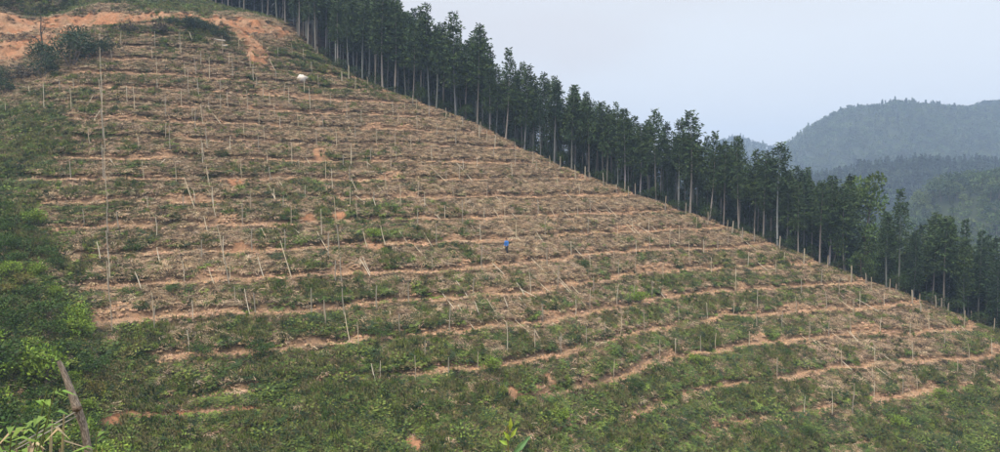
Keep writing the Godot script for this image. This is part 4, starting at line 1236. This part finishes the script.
		var al: Vector3 = q[1].normalized()
		var sdv := al.cross(Vector3(0.2, 0.3, 0.95)).normalized()
		l.leaf(Vector3(-0.006, tp * q[0], 0), al, sdv, q[2] * 1.45, q[3] * 1.5, 0.05, Color(q[4].r * 0.72, q[4].g, q[4].b))
		part(sp, "leaf", l.mesh(M.leaf))
	tag(sp, "slender sapling with yellow-green young leaves in front of the slope", "sapling")

# ---------------------------------------------------------------- far hills
func along(pts: Array, x: float) -> float:
	if x <= pts[0].x: return pts[0].y
	for k in pts.size() - 1:
		if x < pts[k + 1].x: return lerpf(pts[k].y, pts[k + 1].y, smoothstep(0.0, 1.0, (x - pts[k].x) / (pts[k + 1].x - pts[k].x)) * 0.5 + 0.5 * (x - pts[k].x) / (pts[k + 1].x - pts[k].x))
	return pts[pts.size() - 1].y

func hill_y(crest: Array, dc: float, wf: float, wb: float, x: float, d: float) -> float:
	var top := along(crest, x)
	var f := (d - dc) / (wf if d < dc else wb)
	var h := lerpf(-46.0, top, exp(-f * f * 1.6))
	return h + n_big.get_noise_2d(x * 0.25, d * 0.25) * minf(dc * 0.012, 7.0)

func build_hill(called: String, label: String, crest: Array, dc: float, wf: float, wb: float, step: float) -> void:
	var s := Shape.new()
	var x0: float = crest[0].x; var x1: float = crest[crest.size() - 1].x
	var w := int((x1 - x0) / step) + 1; var hgt := int((wf * 1.5 + wb * 1.5) / step) + 1
	for b in hgt:
		for a in w:
			var x := x0 + a * step; var d := dc - wf * 1.5 + b * step
			s.corner(Vector3(x, hill_y(crest, dc, wf, wb, x, d), -d), Vector3.UP, Color(0.035, 0.045, 0.02))
	for b in hgt - 1:
		for a in w - 1:
			var k := b * w + a
			s.i.append_array(PackedInt32Array([k, k + w, k + w + 1, k, k + w + 1, k + 1]))
	for b in hgt:
		for a in w:
			var px := s.v[b * w + mini(a + 1, w - 1)] - s.v[b * w + maxi(a - 1, 0)]
			var pd := s.v[mini(b + 1, hgt - 1) * w + a] - s.v[maxi(b - 1, 0) * w + a]
			s.n[b * w + a] = px.cross(pd).normalized()
	var o := one(called, s.mesh(M.far), Vector3.ZERO)
	o.set_meta("kind", "structure")
	tag(o, label, "hill")

func far_tree(sd: int, pointed: bool) -> ArrayMesh:   # about 6 m, one of many
	var r := RandomNumberGenerator.new()
	r.seed = sd
	var s := Shape.new()
	s.tube([Vector3(0, -1, 0), Vector3(0, 4, 0)], [0.2, 0.1], 3, Color(0.6, 0.5, 0.4), false)
	for k in 90:
		var dirn := any_dir(r)
		var at: Vector3
		if pointed:
			var f := r.randf()
			at = Vector3(dirn.x, 0, dirn.z).normalized() * (1.0 - f) * 1.9 * sqrt(r.randf()) + Vector3.UP * (1.2 + f * 6.3)
		else:
			at = dirn * Vector3(2.6, 2.1, 2.6) * pow(r.randf(), 0.35) + Vector3.UP * 3.2 + Vector3(0.5 * sin(k * 1.7), 0, 0.5 * cos(k * 2.3))
		var al := (dirn + any_dir(r) * 0.6).normalized()
		s.flake(at - al * 0.5, al, al.cross(any_dir(r)).normalized(), r.randf_range(0.9, 1.5), r.randf_range(0.6, 1.0), tint(Color(1, 1, 1), 0.3, r))
	return s.mesh(M.needle)

func wood_on(called: String, label: String, crest: Array, dc: float, wf: float, wb: float, span: Vector2, gap: float, tall: float, needle: float, greens: Array, sd: int) -> void:
	var r := RandomNumberGenerator.new()
	r.seed = sd
	var xf := [[], [], [], []]; var cols := [PackedColorArray(), PackedColorArray(), PackedColorArray(), PackedColorArray()]
	var d := dc - wf * 1.05
	while d < dc + wb * 0.35:
		var x := span.x
		while x < span.y:
			var xx := x + r.randf_range(-0.5, 0.5) * gap; var dd := d + r.randf_range(-0.5, 0.5) * gap
			var patch := n_big.get_noise_2d(xx * 0.35 + sd, dd * 0.35)
			var k := (0 if r.randf() < needle + patch * 0.9 else 2) + r.randi() % 2
			var f := tall / 6.5 * r.randf_range(0.75, 1.2)
			var wd := f * r.randf_range(0.8, 1.2)
			xf[k].push_back(Transform3D(Basis(Vector3.UP, r.randf() * TAU).scaled(Vector3(wd, f, wd)), Vector3(xx, hill_y(crest, dc, wf, wb, xx, dd), -dd)))
			cols[k].push_back(tint(greens[1].lerp(greens[0], 1.0 if k < 2 else 0.0).lerp(greens[2], clampf(patch * 1.6, 0.0, 0.8)), 0.45, r))
			x += gap
		d += gap
	for k in 4:
		if xf[k].size(): stuff(called, far_tree(sd + k, k < 2), xf[k], cols[k], label, "wood")

func build_far() -> void:
	var px := func(list: Array, dc: float, minus: float) -> Array:    # a skyline surveyed as bearing and slope
		var out := []
		for q in list: out.push_back(Vector2(q[0] * dc, q[1] * dc + EYE - minus))
		return out
	var d := PlaneMesh.new()
	d.size = Vector2(1900, 1600)
	d.material = M.far_floor
	var fl := one("valley_floor", d, Vector3(300, -50, -760))
	fl.set_meta("kind", "structure")
	tag(fl, "wooded valley floor between the hills", "valley")
	var A: Array = px.call([[-0.2, -0.05], [0.25, -0.02], [0.318, 0.003], [0.377, 0.037], [0.397, 0.052], [0.437, 0.083], [0.470, 0.1], [0.503, 0.104], [0.536, 0.098], [0.583, 0.098], [0.622, 0.097], [0.662, 0.103], [0.74, 0.108], [0.86, 0.10], [1.1, 0.09]], 950.0, 7.0)
	build_hill("mountain", "hazy blue wooded mountain filling the horizon", A, 950.0, 250.0, 300.0, 15.0)
	wood_on("mountain_wood", "hazy blue wood covering the far mountain", A, 950.0, 250.0, 300.0, Vector2(200, 820), 7.0, 9.0, 0.12, [Color(0.024, 0.046, 0.022), Color(0.06, 0.09, 0.03), Color(0.10, 0.13, 0.04)], 21)
	var D: Array = px.call([[-0.1, -0.02], [0.17, 0.0], [0.25, 0.034], [0.285, 0.048], [0.311, 0.055], [0.331, 0.052], [0.36, 0.04], [0.45, 0.01], [0.7, -0.02]], 1250.0, 4.0)
	build_hill("distant_peak", "small pale blue peak beyond the wood", D, 1250.0, 200.0, 200.0, 16.0)
	wood_on("peak_wood", "pale blue wood on the small distant peak", D, 1250.0, 200.0, 200.0, Vector2(200, 600), 9.5, 9.0, 0.5, [Color(0.024, 0.044, 0.024), Color(0.045, 0.07, 0.028), Color(0.06, 0.08, 0.03)], 22)
	var B: Array = px.call([[0.1, -0.1], [0.30, -0.06], [0.37, -0.02], [0.424, 0.003], [0.464, 0.011], [0.49, 0.018], [0.57, 0.026], [0.622, 0.022], [0.662, 0.02], [0.8, 0.027], [1.0, 0.014], [1.2, 0.0]], 560.0, 7.0)
	build_hill("middle_ridge", "dark wooded ridge in front of the hazy mountain", B, 560.0, 115.0, 130.0, 8.0)
	wood_on("ridge_wood", "dark conifer wood on the middle ridge", B, 560.0, 115.0, 130.0, Vector2(160, 520), 5.2, 9.5, 0.85, [Color(0.022, 0.044, 0.022), Color(0.04, 0.066, 0.026), Color(0.05, 0.07, 0.03)], 23)
	var C: Array = px.call([[0.30, -0.16], [0.45, -0.12], [0.53, -0.06], [0.564, -0.025], [0.60, -0.002], [0.662, 0.012], [0.8, 0.04], [1.05, 0.05]], 340.0, 5.0)
	build_hill("near_spur", "lighter green wooded spur below the middle ridge", C, 340.0, 85.0, 100.0, 6.0)
	wood_on("spur_undergrowth", "dense low green growth under the trees of the spur", C, 340.0, 85.0, 100.0, Vector2(120, 330), 4.0, 4.2, 0.1, [Color(0.035, 0.06, 0.022), Color(0.065, 0.10, 0.03), Color(0.09, 0.125, 0.035)], 24)
	var kinds := []
	for k in 5: kinds.push_back(broadleaf(700 + k, 7.5, 6.4, 0.15, 0.75, 520, [Color(0.060, 0.10, 0.030), Color(0.085, 0.13, 0.036), Color(0.045, 0.078, 0.03), Color(0.10, 0.14, 0.045), Color(0.06, 0.095, 0.035)][k], 1))
	var r := RandomNumberGenerator.new()
	r.seed = 88
	for k in 230:
		var x := r.randf_range(165.0, 275.0); var dd := r.randf_range(258.0, 358.0)
		var f := r.randf_range(0.8, 1.4)
		var o := copy(kinds[k % 5], "spur_tree", Vector3(x, hill_y(C, 340.0, 85.0, 100.0, x, dd) - 0.1, -dd), r.randf() * TAU, Vector3(f, f, f))
		tag(o, ["rounded mid green", "rounded light green", "rounded dark green", "rounded pale green", "rounded dull green"][k % 5] + " tree on the wooded spur across the valley", "tree", "trees of the wooded spur")
	for k in kinds: k.queue_free()

# ---------------------------------------------------------------- sky
func overcast() -> PanoramaSkyMaterial:
	var w := 1024; var h := 512
	var n := FastNoiseLite.new()
	n.seed = 3; n.frequency = 1.1; n.fractal_octaves = 4; n.fractal_gain = 0.45
	var im := Image.create(w, h, false, Image.FORMAT_RGBF)
	for b in h:
		var th := PI * (b + 0.5) / h
		var up := cos(th)
		for a in w:
			var ph := TAU * a / w
			var p := Vector3(sin(th) * cos(ph), up * 2.2, sin(th) * sin(ph))
			var t := clampf(0.5 + 1.3 * n.get_noise_3dv(p * Vector3(1, 1.6, 1)), 0.0, 1.0)
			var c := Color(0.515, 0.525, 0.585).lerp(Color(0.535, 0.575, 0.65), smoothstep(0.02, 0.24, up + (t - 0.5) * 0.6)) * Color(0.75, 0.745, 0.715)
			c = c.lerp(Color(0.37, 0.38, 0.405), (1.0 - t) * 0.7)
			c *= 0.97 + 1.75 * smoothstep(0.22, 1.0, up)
			if up < -0.02: c = Color(0.30, 0.33, 0.34)
			im.set_pixel(a, b, c)
	var m := PanoramaSkyMaterial.new()
	m.panorama = ImageTexture.create_from_image(im)
	return m

func _ready() -> void:
	# ---- camera
	var cam := Camera3D.new()
	cam.name = "camera"
	cam.position = Vector3(0, EYE, 0)
	cam.rotation_degrees = Vector3(-3.487, 0, 0)
	cam.fov = 33.34
	cam.near = 0.1
	cam.far = 6000.0
	add_child(cam)
	cam.current = true
	# ---- sky, haze, exposure
	var env := Environment.new()
	env.background_mode = Environment.BG_SKY
	env.sky = Sky.new()
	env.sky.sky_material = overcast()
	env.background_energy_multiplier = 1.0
	env.tonemap_mode = Environment.TONE_MAPPER_LINEAR
	env.tonemap_exposure = 2.2
	env.fog_enabled = true
	env.fog_density = 0.00055
	env.fog_light_color = Color(0.74, 0.84, 0.97)
	env.sdfgi_enabled = true
	env.ssao_enabled = true
	env.ssil_enabled = true
	var we := WorldEnvironment.new()
	we.name = "world_environment"
	we.environment = env
	add_child(we)
	# ---- the sun behind the cloud
	var sun := DirectionalLight3D.new()
	sun.name = "sun"
	sun.light_energy = 0.5
	sun.light_color = Color(1.0, 0.93, 0.83)
	sun.light_angular_distance = 10.0
	sun.shadow_enabled = true
	sun.rotation_degrees = Vector3(-62, -35, 0)
	add_child(sun)
	# ---- the land
	for q in [[n_big, 0.045, 3, 1], [n_mid, 0.35, 3, 2], [n_small, 1.1, 2, 3]]:
		q[0].frequency = q[1]; q[0].fractal_octaves = q[2]; q[0].seed = q[3]
	build_materials()
	M.far_floor = StandardMaterial3D.new()
	M.far_floor.albedo_color = Color(0.23, 0.27, 0.17)
	M.far_floor.roughness = 1.0
	solve_survey()
	print("survey")
	build_ground()
	print("ground")
	build_far()
	print("far")
	build_forest()
	print("forest")
	build_shrubs()
	build_stakes()
	build_person()
	print("person")
	build_foreground()
	build_cover()
